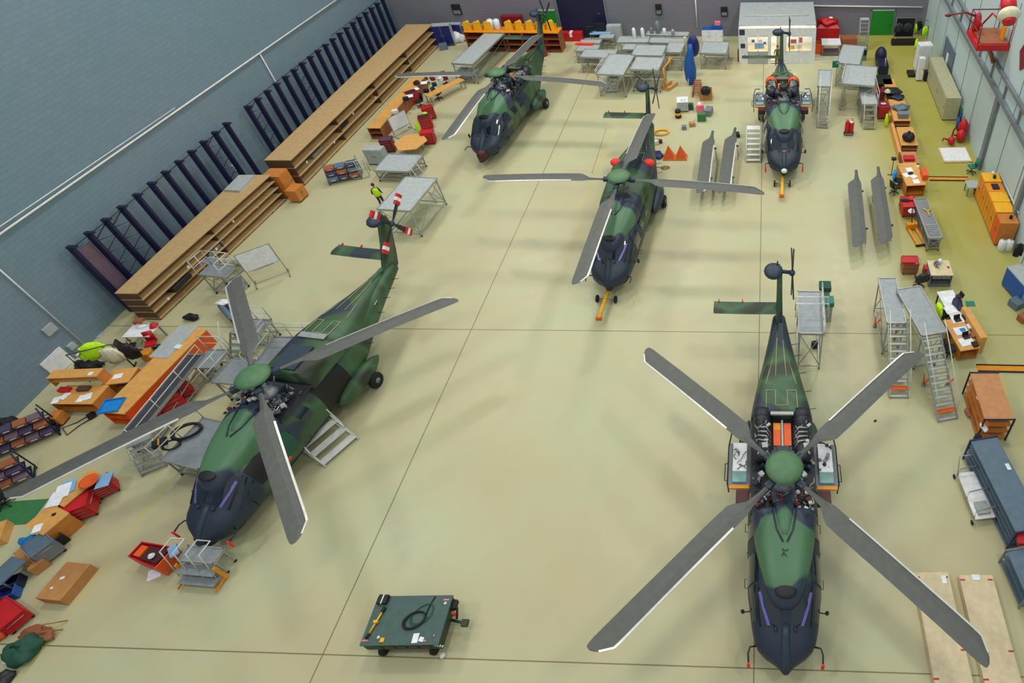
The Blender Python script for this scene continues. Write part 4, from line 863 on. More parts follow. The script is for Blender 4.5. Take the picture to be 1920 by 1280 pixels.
# long grey walkway beside the left helicopter
RR = R3(1.2, (226, 822), (248, 822), (378, 664)); platform('long narrow dark grey walkway between the workbench and the left helicopter', (RR[0], RR[1], .8, RR[3], RR[4]), 1.2, 'r', None, 'grey_mat', posts=4, rh=.7)
RR = R3(1.1, (362, 690), (402, 690), (412, 655)); platform('aluminium step landing at the far end of the long grey walkway', RR, 1.1, 'b', None, posts=2)
toolcart('red tool trolley under the near blade of the left helicopter', *A(300, 796), .6, .7, .5, .85, lid=False); toolcart('red tool trolley with open grey top beside the left helicopter', *A(335, 768), .9, .9, .55, .95, 'red', 'grey', 3); toolcart('red tool trolley farthest along the grey walkway', *A(350, 742), .8, .8, .5, .9, 'red', 'brown', 4)
gcyl('canister', 'small white canister at the near foot of the grey walkway', 'canister', 'white', 277, 808, .14, .35); coil('hose', 'pink red hose heap on the floor beside the low orange shelf bench', 'pink', *A(258, 778), .02, .35, .3, 3, .03)
# platforms round the left helicopter
platform('aluminium platform with cables at the left of the left helicopter cabin', R3(1.3, (300, 862), (372, 880), (330, 770)), 1.3, 'l', None, posts=3)
coil('cable', 'heap of thick black cable on the left helicopter side platform', 'black', *A(352, 810, 1.33), 1.32, .55, .3, 5, .045, .3); coil('cable', 'second black cable coil nearer on the same platform', 'black', *A(322, 835, 1.33), 1.32, .35, .2, 2, .035)
crate('case', 'black case with yellow corners on the side platform', 'case', 'black', *A(302, 832, 1.33), .6, .5, .35, .2, 1.31, tape='locker')
steps('short aluminium stair leading up to the cable covered platform', *A(292, 862), R(35), .9, 1.1, 4, 'alu_deck', 'alu', rails=False)
platform('wide grey work deck behind the rotor of the left helicopter', R3(1.9, (470, 690), (575, 692), (470, 630)), 1.9, 'bl', None, 'alu_deck', posts=4)
platform('aluminium stair platform with handrails beyond the grey work deck', R3(1.1, (430, 625), (485, 628), (452, 596)), 1.1, 'br', 'l', posts=3, n=4, sw=1.0)
platform('work deck under the far left blade of the left helicopter', R3(1.5, (395, 716), (440, 720), (410, 668)), 1.5, 'l', None, 'alu_deck', posts=3)
platform('aluminium handrailed platform beside the wooden shelves and the whiteboard', R3(1.5, (372, 515), (420, 520), (395, 494)), 1.5, 'blr', None, posts=3)
x, y = A(438, 512); steps('sloping grey ladder of the handrailed platform by the whiteboard', x, y, R(160), .8, 1.4, 5, 'alu_deck', 'alu', rails=False)
whiteboard('blank whiteboard on a wheeled stand beside the wooden shelves', *A(512, 524), R(38), 1.7, 1.25, 1.0)
# cylinders trolley
T = thing('gas_bottle_trolley', 'trolley with grey blue cylinders beyond the grey work deck', 'trolley', *A(440, 592), R(-38))
MB().box(0, 0, .2, 2.0, .6, .06, 'steel').tube([(1.0, -.3, .2), (1.15, -.3, .8), (1.15, .3, .8), (1.0, .3, .2)], .025, 'alu').build('frame', T)
for k, yy in enumerate((-.18, .18)): MB().lathe([(.05, -.9), (.15, -.8), (.15, .7), (.08, .8), (.05, .92)], 'slate', 0, yy, .42, 14, 'x').build('gas_bottle', T)
for sx in (-1, 1):
    for sy in (-1, 1): caster(T, sx * .8, sy * .25, r=.09)
lump('rag', 'white rag hanging over the end of the cylinder trolley', 'rag', 'white', *A(418, 568, .5), .5, .35, .22, .08, 31)
lump('bag', 'dark holdall on the floor between the shelves and the far left blade', 'bag', 'black', *A(362, 598), 0, .4, .2, .2, 32)
# stair at the cabin door
steps('wide white stair with handrails at the cabin door of the left helicopter', *A(612, 828), R(62), 1.6, 1.2, 4, 'white_metal', 'white_metal', run=1.9)
x, y = A(552, 792, 1.5); solo('work_light', 'glaring work lamp inside the open cabin of the left helicopter', 'lamp', MB().lathe([(.1, -.05), (.16, 0), (.17, .06)], 'black', n=14).lathe([(.14, .06), (.14, .075)], 'work_lamp', n=14), x, y, 0, 1.75)
# nose cart and red tub
T = platform('small aluminium step cart with yellow posts at the left helicopter nose', R3(.95, (334, 1052), (402, 1058), (348, 1022)), 1.0, '', None, 'alu_deck', name='step_cart', brace=False)
_, _, cw, cdp, _ = R3(.95, (334, 1052), (402, 1058), (348, 1022))
for k, (dz, dy) in enumerate(((.66, .17), (.32, .4))): MB().box(0, -cdp / 2 - dy, dz, cw, .36, .05, 'alu_deck').build('tread', T)
for s_ in (-1, 1): MB().box(s_ * (cw / 2 + .03), -cdp / 2 - .12, .06, .06, .12, .86, 'locker').box(s_ * (cw / 2 + .02), -cdp / 2 - .35, .1, .04, .7, .1, 'locker').build('post', T)
for xx in (-cw * .62, cw * .08): MB().tube([(xx, -cdp / 2 - .3, .3), (xx, -cdp / 2, 1.75), (xx + .1, cdp * .35, 1.8), (xx + .62, cdp * .35, 1.8), (xx + .52, -cdp / 2, 1.75), (xx + .52, -cdp / 2 - .3, .3)], .028, 'white_metal').build('handrail', T)
x, y = A(305, 1052); b = MB(); b.rings([[(-.75, -.3, z0), (.7, -.42, z0), (.7, .42, z0), (-.75, .3, z0)] for z0 in (.1, .72)] + [[(-.7, -.26, .72), (.66, -.38, .72), (.66, .38, .72), (-.7, .26, .72)], [(-.7, -.26, .5), (.66, -.38, .5), (.66, .38, .5), (-.7, .26, .5)]], 'red', smooth=False)
b.box(.1, 0, .5, .8, .5, .14, 'maroon').box(-.5, 0, .5, .3, .4, .18, 'orange').box(.72, 0, .1, .05, .84, .66, 'orange'); solo('tool_tub', 'red open tub trolley left of the step cart at the helicopter nose', 'tool trolley', b, x, y, R(-12))
helmet('small white bowl in the red open tub', 284, 1042, .7, 'white', .1, 'bowl', 'bowl'); crate('case', 'pale blue case on the corner of the red tub', 'case', 'sky', *A(322, 1030, .9), .8, .3, .5, .1, .74)
paper('crumpled white paper on the floor in front of the red tub', 290, 1075, 0, .5, .45, .45); x, y = A(531, 912); lump('cover_bag', 'bright red cover bag beside the left helicopter under its front blade', 'cover', 'cover_red', x, y, 0, .38, .3, .28, 41)
# ================================================================ bottom left corner
bin_rack('dark purple parts bin rack below the papered desk', *A(50, 832), R(38), 2.5, 1.5, 3, 5); bin_rack('second purple bin rack, cut by the left photo edge', *A(8, 915), R(40), 2.2, 1.4, 3, 4)
lump('bag', 'large black bag behind the first purple bin rack', 'bag', 'black', *A(24, 812), 0, .6, .5, .5, 43); chair('dark office chair in front of the second purple bin rack', *A(12, 946), 1, 'black')
solo('floor_mat', 'green mat on the floor at the left edge under the blade tip', 'mat', MB().box(0, 0, 0, 2.4, 1.1, .012, 'mid_green'), *A(18, 962), .1)
RR = R3(.9, (97, 939), (119, 950), (178, 882)); bench('paper covered bench at the far end of the row in the bottom left corner', RR, .9, 'beech', 'dark_red', 1)
for u, v, r, m, lb in ((118, 920, .5, 'paper', 'white drawing sheet on the paper covered bench'), (128, 912, .6, 'sky', 'pale blue plan on the paper covered bench'), (195, 900, .4, 'sky', 'narrow blue folder on the red trolley corner'), (105, 935, .3, 'paper', 'second white sheet at the near edge of the paper covered bench')): paper(lb, u, v, .92, r, .5, .7, m)
x, y = A(170, 904, .93); solo('bowl', 'orange round dish on the paper covered bench', 'bowl', MB().lathe([(.1, 0), (.3, .08), (.34, .14), (.3, .14), (.08, .04)], 'orange', n=20), x, y, 0, .91)
toolcart('red tool trolley at the far end of the bottom left row', *A(208, 921), .75, .75, .55, .75, lid=False); toolcart('large red tool trolley with a folded lid in front of the paper covered bench', *A(164, 962), R(30), .95, .7, .8, 'red', 'red', 3)
RR = R3(.9, (46, 985), (80, 1003), (88, 940)); bench('pale wood bench in the middle of the bottom left row', RR, .9, 'beech', 'beech_dark', 1)
crate('wooden_chest', 'brown wooden chest below the pale wood bench', 'chest', 'brown', *A(122, 985), .6, .7, .5, .5); crate('block', 'small dark block lying on the pale wood bench', 'block', 'black', *A(101, 964, .92), .4, .12, .1, .05, .905)
toolcart('blue drawer cabinet at the near end of the pale wood bench', *A(100, 1037), R(-28), .8, .75, .8, 'grey', 'slate', 5, dm='cobalt')
crate('black_crate', 'black open crate between the blue drawers and the brown chest', 'crate', 'black', *A(118, 1012), R(-28), .6, .35, .5, open_='black'); lump('cloth_bundle', 'bright blue cloth bundle on the floor left of the blue drawers', 'cloth', 'bright_blue', *A(48, 1010, .5), 0, .45, .25, .28, 44)
paper('white note pad between the blue bundle and the blue drawers', 70, 990, .91, .4, .3, .35); paper('small white box top beside the blue cloth bundle', 62, 1018, .0, .1, .3, .26)
crate('table_leaf', 'loose beech board beside the green mat at the left edge', 'board', 'beech', *A(-2, 1008), .5, .8, .9, .4)
crate('carton_slab', 'flat brown carton leaning between the blue drawers and the big carton', 'carton', 'carton', *A(70, 1052), R(-28), 1.35, .5, .45)
crate('cardboard_box', 'big closed cardboard box on the floor in the bottom left corner', 'box', 'carton', *R3(.45, (66, 1121), (112, 1126), (99, 1050))[:2], R3(.45, (66, 1121), (112, 1126), (99, 1050))[4], R3(.45, (66, 1121), (112, 1126), (99, 1050))[2], R3(.45, (66, 1121), (112, 1126), (99, 1050))[3], .45, bevel=.004); paper('white label on top of the big cardboard box', 117, 1083, .455, .4, .16, .1); paper('second small label on the big cardboard box near its corner', 97, 1102, .455, .4, .1, .07)
bench('grey topped table at the left edge near the blue containers', R3(.7, (-25, 1088), (2, 1098), (22, 1042)), .75, 'slate', 'grey', 0, name='table', cat='table', legm='steel')
crate('blue_container', 'blue open container at the left edge, nearer of two', 'container', 'blue', *A(24, 1116), .5, .6, .5, .4, open_='cobalt'); crate('blue_container', 'dark navy container behind the blue open one', 'container', 'navy', *A(33, 1097), .5, .55, .45, .4, open_='navy')
toolcart('flat red tool trolley at the left edge of the photo', *A(32, 1160), R(-22), 1.15, .75, .6, 'red', 'red', 2); crate('parts_box', 'maroon parts box left of the flat red trolley', 'box', 'dark_red', *A(2, 1145), 0, .5, .5, .45)
lump('bag', 'green holdall heap in the bottom left corner', 'bag', 'army', *A(52, 1222), 0, .55, .5, .3, 45, 'black'); lump('bag', 'brown sack behind the green holdall heap', 'sack', 'brown', *A(75, 1192), 0, .6, .3, .2, 46); crate('toolbox', 'white cap lying at the left end of the green holdall', 'cap', 'white', *A(18, 1240), 0, .28, .18, .1)
T = thing('camp_stand', 'thin brown folding frame leaning on the green holdall', 'frame', *A(90, 1195), .4); MB().tube([(-.4, 0, .05), (0, 0, .5), (.45, .1, .05)], .02, 'brown').tube([(-.3, .3, .05), (.1, .25, .5), (.5, .4, .05)], .02, 'brown').build('bars', T)
lump('grey_bundle', 'grey bundle in the very bottom left corner', 'bundle', 'dark_steel', *A(8, 1275), 0, .35, .3, .15, 47); lump('orange_bundle', 'orange lump at the left edge above the green holdall', 'bundle', 'orange', *A(2, 1195), 0, .2, .2, .15, 48)
# ================================================================ upper left group
bin_rack('grey blue framed parts rack left of the grey cabinet, with blue covers', *A(650, 335), R(24), 2.0, 1.3, 3, 3, 'slate', ('slate', 'purple', 'brown'), d=1.0)
T = thing('wheeled_frame', 'light tubular frame standing against the grey blue parts rack', 'frame', *A(680, 335), R(24))
MB().tube([(-.5, 0, .1), (-.5, 0, 1.4), (.5, 0, 1.4), (.5, 0, .1), (-.5, 0, .1)], .035, 'grey_lt').tube([(-.5, 0, .75), (.5, 0, .75)], .03, 'grey_lt').tube([(0, 0, .1), (0, 0, 1.4)], .03, 'grey_lt').tube([(-.5, .7, .1), (-.5, .7, 1.2), (.5, .7, 1.2), (.5, .7, .1)], .03, 'grey_lt').build('bars', T)
platform('low grey deck platform right of the parts rack', R3(.9, (700, 320), (768, 322), (708, 288)), .9, '', None, 'grey_lt'); cabinet('grey metal cabinet between the parts rack and the hexagonal table', *A(713, 305), 0, 1.3, .6, 1.2, 'grey_lt', 2)
platform('light aluminium platform with a sloping ladder beyond the tail of the left helicopter', R3(2.0, (706, 392), (769, 396), (733, 329)), 2.0, '', None, 'grey_lt', posts=3)
T = thing('access_ladder', 'tall folding ladder frame at the right side of the light aluminium platform', 'ladder', *A(806, 368), R(60))
b = MB(); 
for s_ in (-.25, .25): b.tube([(s_, -1.0, 0), (s_, .6, 2.6)], .03, 'grey_lt')
for k in range(7): b.tube([(-.25, -.9 + .23 * k, .2 + .36 * k), (.25, -.9 + .23 * k, .2 + .36 * k)], .02, 'grey_lt')
b.build('frame', T)
person('person in a fluorescent vest half hidden by the light aluminium platform', *A(720, 388), R(200), 'navy', 'navy', 'black', vest='lime', pose=.6)
bench('long orange bench beside the very long shelf, far left', R3(.95, (687, 240), (712, 240), (790, 143)), .95, 'beech', 'brown', 2)
bench('second orange bench parallel to it towards the helicopter', R3(.75, (795, 178), (806, 182), (843, 140)), .75, 'beech', 'beech_dark', 0, legm='steel')
whiteboard('pale blue white board leaning by the orange bench at far left', *A(758, 250), R(62), 1.5, 1.1, .5, stand=True)
x, y = A(770, 266, .8); T = thing('hexagonal_table', 'orange hexagonal table top standing beside the far left helicopter', 'table', x, y, .2)
MB().prism([(1.15 * math.cos(k * PI / 3), 1.25 * math.sin(k * PI / 3)) for k in range(6)], .76, .81, 'beech').build('table_top', T); 
for k in range(3): MB().box(.6 * math.cos(k * 2.1), .6 * math.sin(k * 2.1), 0, .06, .06, .76, 'steel').build('leg', T)
toolcart('dark red tool cabinet between the orange bench and the hexagonal table', *A(733, 283), .2, .8, .6, 1.0, 'dark_red', 'purple')
for u, v, lb, k in ((808, 268, 'red tool trolley nearest to the hexagonal table', 0), (803, 240, 'red tool trolley with yellow gloves beside the hexagonal table', 1), (808, 222, 'red tool trolley beside the blue white board', 2), (778, 193, 'red tool trolley at the bend of the far left benches', 3)): toolcart(lb, *A(u, v), .2 + .2 * k, .85, .6, .95, 'red', 'dark_steel' if k % 2 else 'red', 4)
lump('glove_pile', 'yellow gloves lying on the red trolley by the hexagonal table', 'gloves', 'lime', *A(796, 212, 1.0), .96, .22, .12, .06, 51); lump('vest', 'yellow vest hanging beside the hexagonal table', 'vest', 'lime', *A(783, 237, .5), 0, .12, .15, .5, 52)
chair('black office chair beside the far left benches', *A(824, 186), 1.3); chair('dark red office chair by the nose blade of the far left helicopter', *A(838, 158), .6, 'dark_red')
for u, v, m, k, lb in ((768, 180, 'paper', .4, 'first white sheet pile on the second orange bench'), (779, 167, 'paper', .8, 'white papers in the middle of the second orange bench'), (795, 155, 'paper', .3, 'white papers at the far end of the second orange bench')): paper(lb, u, v, .96, k, .5, .5)
for i, (u, v, m, lb) in enumerate(((762, 188, 'black', 'black box at the near end of the second orange bench'), (782, 158, 'black', 'black monitor shaped case on the second orange bench'), (812, 150, 'dark_red', 'dark red bag at the far end of the far left benches'), (742, 212, 'white', 'small white box at the edge of the long orange bench'))): crate('case', lb, 'case', m, *A(u, v, .95), .4 + i, .4, .3, .25, .96)
# ================================================================ back left corner
cabinet('tall blue cabinet with white frame in the back left corner', *A(838, 84), R(8), 1.7, .7, 1.9, 'grey_lt', 2, front='cobalt'); cabinet('grey cabinet behind the long silver platform', *A(868, 66), 0, 1.2, .7, 1.9, 'slate', 2)
cabinet('blue fronted cupboard against the back wall, left one of two', A(875, 62)[0], 58.4, 0, 1.0, .5, 1.6, 'grey_lt', 1, front='cobalt'); cabinet('blue fronted cupboard against the back wall, right one of two', A(896, 62)[0], 58.4, 0, .9, .5, 1.5, 'grey_lt', 1, front='cobalt')
bench('brown shelf bench carrying the row of yellow bins', R3(1.8, (868, 60), (1046, 62), (869, 49)), 1.8, 'locker', 'brown', 3)
x0, y0 = A(872, 55, 1.8); x1, _ = A(1046, 55, 1.8)
for k in range(9):
    b = MB(); xx = x0 + (x1 - x0) * (k + .4) / 9
    if k == 3: continue
    b.rings([[(-.36, -.32, 0), (.36, -.32, 0), (.36, .32, 0), (-.36, .32, 0)], [(-.36, -.32, .34), (.36, -.32, .34), (.36, .32, .34), (-.36, .32, .34)], [(-.32, -.28, .34), (.32, -.28, .34), (.32, .28, .34), (-.32, .28, .34)], [(-.32, -.28, .08), (.32, -.28, .08), (.32, .28, .08), (-.32, .28, .08)]], 'yellow', smooth=False).prism([(-.34, -.3), (.34, -.3), (0, .3)], .2, .72, 'yellow')
    solo('yellow_bin', 'yellow open bin in the row on the brown shelf bench at the back wall', 'bin', b, xx, y0, 0, 1.805, 'yellow bins on the back bench')
for i, u in enumerate((922, 934)):
    gcyl('white_bottle', ('left', 'right')[i] + ' one of two big white bottles standing among the yellow bins', 'bottle', 'white', u, 54, .28, .9, 1.81, 'grey')
x, y = A(958, 48, 1.6); crate('red_case', 'dark red case standing tall behind the yellow bins', 'case', 'dark_red', x, 58.3, 0, 1.9, .5, 2.3)
platform('long silver platform between the shelves and the far left helicopter', R3(1.7, (846, 119), (886, 121), (905, 58)), 1.7, '', None, 'grey_lt'); crate('red_pouch', 'flat dark red pouch on the far end of the long silver platform', 'pouch', 'dark_red', *A(912, 58, 1.75), 0, .7, .4, .08, 1.71)
platform('lower silver trestle deck at the near end of the long silver platform', R3(.8, (850, 138), (885, 140), (858, 126)), .8, '', None, 'grey_lt')
crate('stool', 'grey plastic seat in front of the tall blue cabinet', 'stool', 'slate', *A(833, 92), .4, .7, .6, .5); lump('cable_pile', 'white and black tubing pile beside the grey cabinet', 'cable', 'white', *A(862, 78), .0, .6, .5, .5, 53)
for i, (u, v, lb) in enumerate(((1019, 104, 'red flight line tank left of a pair by the far left tail'), (1028, 92, 'red tank right of the pair by the far left tail'), (1010, 88, 'smaller red tank behind the pair by the far left tail'))): gcyl('red_tank', lb, 'tank', 'red', u, v, .38 - .06 * i, 1.1, cap='white')
# ================================================================ back middle: platforms
crate('red_cabinet', 'red cabinet under the blue door at the back wall', 'cabinet', 'red', A(1078, 68)[0], 58.2, 0, 2.1, .6, .8, tape='white'); bench('table with a blue edged top right below the blue door', R3(.95, (1105, 64), (1143, 64), (1107, 56)), .95, 'sky', 'black', 0, name='table', cat='table', legm='steel')
monitor('black monitor on the blue edged table', *A(1108, 60, 1.0), .96, .1, .7, .5); crate('screen_case', 'dark screen case standing on the blue edged table', 'case', 'black', *A(1126, 57, 1.0), 0, .9, .3, .7, .96)
cabinet('light grey cabinet right of the blue door', A(1160, 66)[0], 57.9, 0, 1.3, .6, 1.5, 'grey_lt', 2)
pl = [((1078, 96), (1120, 96), (1085, 84), 1.1, 'low silver platform at the left end of the back row'), ((1086, 107), (1150, 109), (1092, 92), 1.4, 'silver platform behind the two front ones, left'), ((1155, 80), (1215, 80), (1158, 68), 1.3, 'silver platform against the back wall right of the grey cabinet'), ((1165, 93), (1212, 94), (1170, 82), 1.6, 'silver platform in the second row of the back group'),
      ((1183, 104), (1242, 105), (1200, 84), 1.9, 'broad silver platform right of centre in the back group'), ((1210, 66), (1290, 68), (1212, 58), 1.2, 'long white edged table at the back wall beside the blue wrap'), ((1212, 80), (1286, 82), (1214, 70), 1.2, 'second long silver table in front of the white edged one'), ((1245, 98), (1277, 99), (1255, 79), 1.6, 'narrow silver platform next to the yellow crane'),
      ((1085, 82), (1125, 82), (1090, 74), .9, 'flat silver trolley in front of the red cabinet'), ((1122, 72), (1150, 72), (1124, 64), 1.0, 'small silver trolley beside the blue edged table')]
for bl, br_, tl, h, lb in pl: platform(lb, R3(h, bl, br_, tl), h, '', None, 'grey_lt')
platform('front left silver platform of the back group, ladder legs forward', R3(1.9, (1117, 139), (1169, 141), (1137, 101)), 1.9, 'l', None, 'grey_lt', posts=2, rh=.35); platform('front right silver platform of the back group, above the middle tail', R3(1.9, (1180, 130), (1235, 132), (1183, 106)), 1.9, 'r', None, 'grey_lt', posts=2, rh=.35)
steps('silver wheeled ladder in front of the left front platform', *A(1150, 168), 0, .9, .9, 3, 'grey_lt', 'grey_lt', rails=False); 
for i, (u, v, m, lb) in enumerate(((1190, 60, 'white', 'white can on the back table, leftmost'), (1206, 60, 'white', 'white can on the back table, second'), (1222, 51, 'grey', 'grey pot on the white edged table'), (1234, 51, 'grey', 'tall grey machine on the white edged table'), (1246, 52, 'white', 'white pot on the right half of the white edged table'), (1262, 54, 'alu', 'metal pot near the right end of the white edged table'))): gcyl('can', lb, 'can', m, u, v + 11, .16 + .05 * (i == 3), (.9, .9, .5, 1.1, .5, .5)[i], 1.305 if i < 2 else 1.205)
crate('red_item', 'orange box among the pots at the back wall', 'box', 'orange', *A(1195, 62), 0, .8, .5, 1.0); solo('orange_part', 'orange flat part on the left silver platform', 'part', MB().prism([(-.8, -.1), (.8, -.2), (.9, .15), (-.7, .2)], 0, .1, 'cover_red'), *A(1095, 83, 1.15), 0, 1.12)
# yellow crane, blue wrap, crates
T = thing('hoist_crane', 'orange yellow workshop crane beside the blue wrapped load', 'crane', *A(1262, 165), R(60))
MB().box(0, 0, .1, 1.3, .12, .12, 'locker').box(0, .6, .1, 1.3, .12, .12, 'locker').box(-.6, .3, .1, .12, .7, .12, 'locker').build('base', T); MB().tube([(-.6, .3, .2), (-.6, .3, 1.9)], .08, 'locker', 8).build('mast', T); MB().tube([(-.6, .3, 1.8), (.7, .3, 2.3)], .07, 'locker', 8).build('boom', T); MB().tube([(.7, .3, 2.3), (.7, .3, 1.6)], .02, 'steel').build('hook', T)
T = thing('blue_wrapped_load', 'tall blue wrapped rotor part standing near the wooden crates', 'wrapped load', *A(1296, 158), 0)
b = MB(); b.rings([[(dx + a * math.cos(w) * (1 + .1 * math.sin(4 * w + z)), dy + c * math.sin(w), z) for w in [2 * PI * k / 16 for k in range(16)]] for z, a, c, dx, dy in ((.0, .2, .2, 0, 0), (.5, .42, .35, 0, .05), (1.2, .46, .4, 0, .1), (2.0, .35, .3, 0, .2), (2.8, .22, .2, .1, .3), (3.2, .16, .15, .12, .35))], 'blue'); b.build('wrapping', T)
MB().ell((.2, 1.9, 2.4), (.5, .35, .9), 'cobalt', 14, 8).build('upper_cover', T); MB().tube([(-.2, -.4, .1), (-.1, .1, 1.6)], .04, 'white').build('strap', T)
T = thing('yellow_frame_stand', 'pale yellow upright support just left of the blue wrapped load', 'stand', *A(1287, 110), 0); MB().box(0, 0, 0, .2, .3, 1.9, 'cream').build('post', T)
crate('wooden_crate', 'open wooden crate with black lining near the blue wrapped load', 'crate', 'carton', *A(1324, 184), 0, .95, .8, .75, open_='black'); lump('engine_part', 'black machine part sitting in the open wooden crate', 'part', 'black', *A(1323, 172, .8), .6, .35, .3, .35, 54)
T = thing('pallet_ladder', 'brown wooden slat frame between the blue load and the crate', 'pallet', *A(1307, 172), 0); b = MB()
for k in range(7): b.box(0, -.8 + .3 * k, .35 + .02 * k, .6, .12, .06, 'brown')
b.box(-.28, 0, 0, .06, 2.0, .35, 'brown').box(.28, 0, 0, .06, 2.0, .35, 'brown'); b.build('slats', T)
platform('pale grey table stand behind the wooden crate', R3(1.4, (1311, 100), (1362, 101), (1313, 78)), 1.4, '', None, 'grey_lt'); cabinet('white blue machine cabinet at the back wall left of the office cabin', *A(1337, 80), 0, 1.9, .7, 1.3, 'white', 3, front='white', top='blue')
crate('blue_roll', 'dark blue box on the right side of the white machine cabinet', 'box', 'blue', A(1337, 80)[0] + .4, A(1337, 80)[1], 0, .9, .4, .3, 1.335); crate('pink_box', 'pink grey box on top of the dark blue box of the machine cabinet', 'box', 'pink', A(1337, 80)[0] + .5, A(1337, 80)[1] - .02, 0, .5, .3, .3, 1.636)
cabinet('grey floor cabinet in front of the blue wrapped load', *A(1281, 205), .1, .85, .9, .8, 'grey_lt', 1, top='white'); helmet('white round cap on the grey floor cabinet', 1281, 188, .835, 'white', .2, 'cap', 'cap')
T = thing('vacuum_cleaner', 'black and yellow vacuum cleaner on the floor right of the middle tail', 'vacuum cleaner', *A(1272, 220), 0)
MB().lathe([(.22, 0), (.25, .1), (.25, .25)], 'black', n=18).lathe([(.25, .25), (.25, .42), (.2, .45)], 'yellow', n=18).build('tank', T); MB().lathe([(.24, .45), (.22, .6), (.1, .68)], 'black', n=18).tube([(-.15, 0, .62), (-.1, 0, .8), (.1, 0, .8), (.15, 0, .62)], .02, 'grey').build('motor_head', T)
crate('green_case', 'green box on the floor in front of the wooden crate', 'box', 'mid_green', *A(1316, 226), 0, .62, .4, .6); crate('pink_tray', 'pink and white carton behind the green box', 'carton', 'pink', *A(1313, 208), .1, .6, .4, .55); helmet('white bucket on the floor behind the pink carton', 1311, 196, .5, 'white', .18, 'bucket', 'bucket')
crate('grey_case', 'grey case right of the green box', 'case', 'grey', *A(1329, 214), -.2, .5, .8, .5); crate('cardboard_box', 'small cardboard box with blue top right of the vacuum cleaner', 'box', 'carton', *A(1298, 236), .3, .42, .35, .3, tape='sky'); crate('tin', 'small grey brown tin nearest to the blade stands', 'tin', 'grey', *A(1283, 242), .1, .34, .3, .3); crate('stool_box', 'dark green stool between the vacuum and the pink carton', 'stool', 'army', *A(1296, 205), 0, .35, .3, .5)
# items right of middle tail
coil('hose', 'yellow coiled hose on the floor right of the middle helicopter tail', 'yellow', *A(1240, 250), .02, .55, .3, 6, .035, .1); coil('ring', 'thin brown ring hose on the floor beside the middle helicopter', 'brown', *A(1248, 315), .01, .28, .3, 2, .02, 0, tail=[(-.9, .1)])
x, y = A(1266, 296); b = MB()
for dx in (-.42, .42): b.add([(dx - .38, -.3, .06), (dx + .38, -.3, .06), (dx + .38, .3, .06), (dx - .38, .3, .06), (dx, .1, .95)], [(0, 1, 4), (1, 2, 4), (2, 3, 4), (3, 0, 4), (3, 2, 1, 0)], 'orange')
b.box(0, 0, 0, 1.7, .7, .08, 'beech_dark'); solo('wedge_stand', 'orange two peaked wheel chock stand beside the middle helicopter', 'stand', b, x, y)
lump('blue_cover', 'blue folded cover left of the orange wedge stand', 'cover', 'cobalt', *A(1232, 293), 0, .45, .45, .16, 55); crate('instrument_case', 'white and red case near the yellow hose', 'case', 'white', *A(1226, 268), .2, .5, .3, .2); gcyl('can', 'small dark red can beside the yellow hose', 'can', 'maroon', 1239, 268, .13, .3)
T = thing('sling_line', 'thin red line hanging from the middle helicopter stabiliser to the floor', 'line', *A(1110, 325)); xx, yy = A(1137, 240, 3.1); MB().tube([(0, 0, .02), (xx - T.location.x, yy - T.location.y, 3.1)], .012, 'red', 4).build('cord', T)
# ================================================================ stored blades
k = 0
for a, b_, lb in (((1321, 357), (1336, 252), 'spare rotor blade on stands, leftmost of the two beside the far helicopter'), ((1361, 357), (1378, 246), 'spare rotor blade on stands nearest to the white steps'), ((1618, 458), (1604, 326), 'spare rotor blade left of the pair in front of the orange desk'), ((1668, 452), (1645, 320), 'spare rotor blade right of the pair, beside the swivel chair')):
    P1, P2, rz = stored_blade(lb, a, b_, 1.05, a[0] < 1500)
    for i, f in enumerate((.22, .75)):
        q = P1.lerp(P2, f); trestle(('near', 'far')[i] + ' stand under the ' + lb.replace('spare rotor blade on stands, ', 'spare blade ').replace('spare rotor blade on stands', 'spare blade').replace('spare rotor blade', 'spare blade'), q.x, q.y, rz, 1.0)
steps('white step stair at the left side of the bladeless helicopter', *A(1413, 288), 0, .95, 1.5, 6, 'white', 'white_metal', run=1.9, rails=False); crate('case', 'black case on the floor left of the white step stair', 'case', 'black', *A(1382, 256), .2, .35, .4, .3)

for i, (u, v, m, lb) in enumerate(((800, 172, 'black', 'dark box at the near end of the second orange bench by the blade'), (815, 160, 'dark_steel', 'grey black case in the middle of the steel legged orange bench'), (826, 150, 'white', 'white box towards the far end of the steel legged orange bench'), (836, 143, 'maroon', 'maroon box at the far end of the steel legged orange bench'))): crate('bench_box', lb, 'box', m, *A(u, v, .8), .6 * i, .35, .3, .25, .76)
chair('black office chair between the two orange benches at far left', *A(800, 158), 2.4); chair('second black office chair beside the red trolley at the bench bend', *A(790, 200), -.6)
# ================================================================ office cabin at the back wall
x0, y0 = A(1386, 120); x1, _ = A(1527, 120); w = x1 - x0; y1 = 57; H = 3.05
T = thing('office_cabin', 'white site office cabin with lit windows against the back wall', 'cabin', (x0 + x1) / 2, y0)
d = 3.5
b = MB(); b.box(0, 1.3 + d / 2 - .0, H, w, d + 1.6, .1, 'grey_lt').box(-w / 2 + .05, .5 + d / 2, 0, .1, d, H, 'white').box(w / 2 - .05, .5 + d / 2, 0, .1, d, H, 'white').box(0, .5 + d, 0, w, .1, H, 'white'); b.build('cabin_shell', T)
fb = MB(); fy = .05
fb.box(0, fy, 2.4, w, .12, .65, 'white').box(0, fy, 0, w, .1, .06, 'grey')
for a, c in ((-w / 2, -w / 2 + .75), (-.75, -.5), (.4, .75), (w / 2 - .3, w / 2)): fb.box((a + c) / 2, fy, .0, c - a, .14, 2.45, 'white')
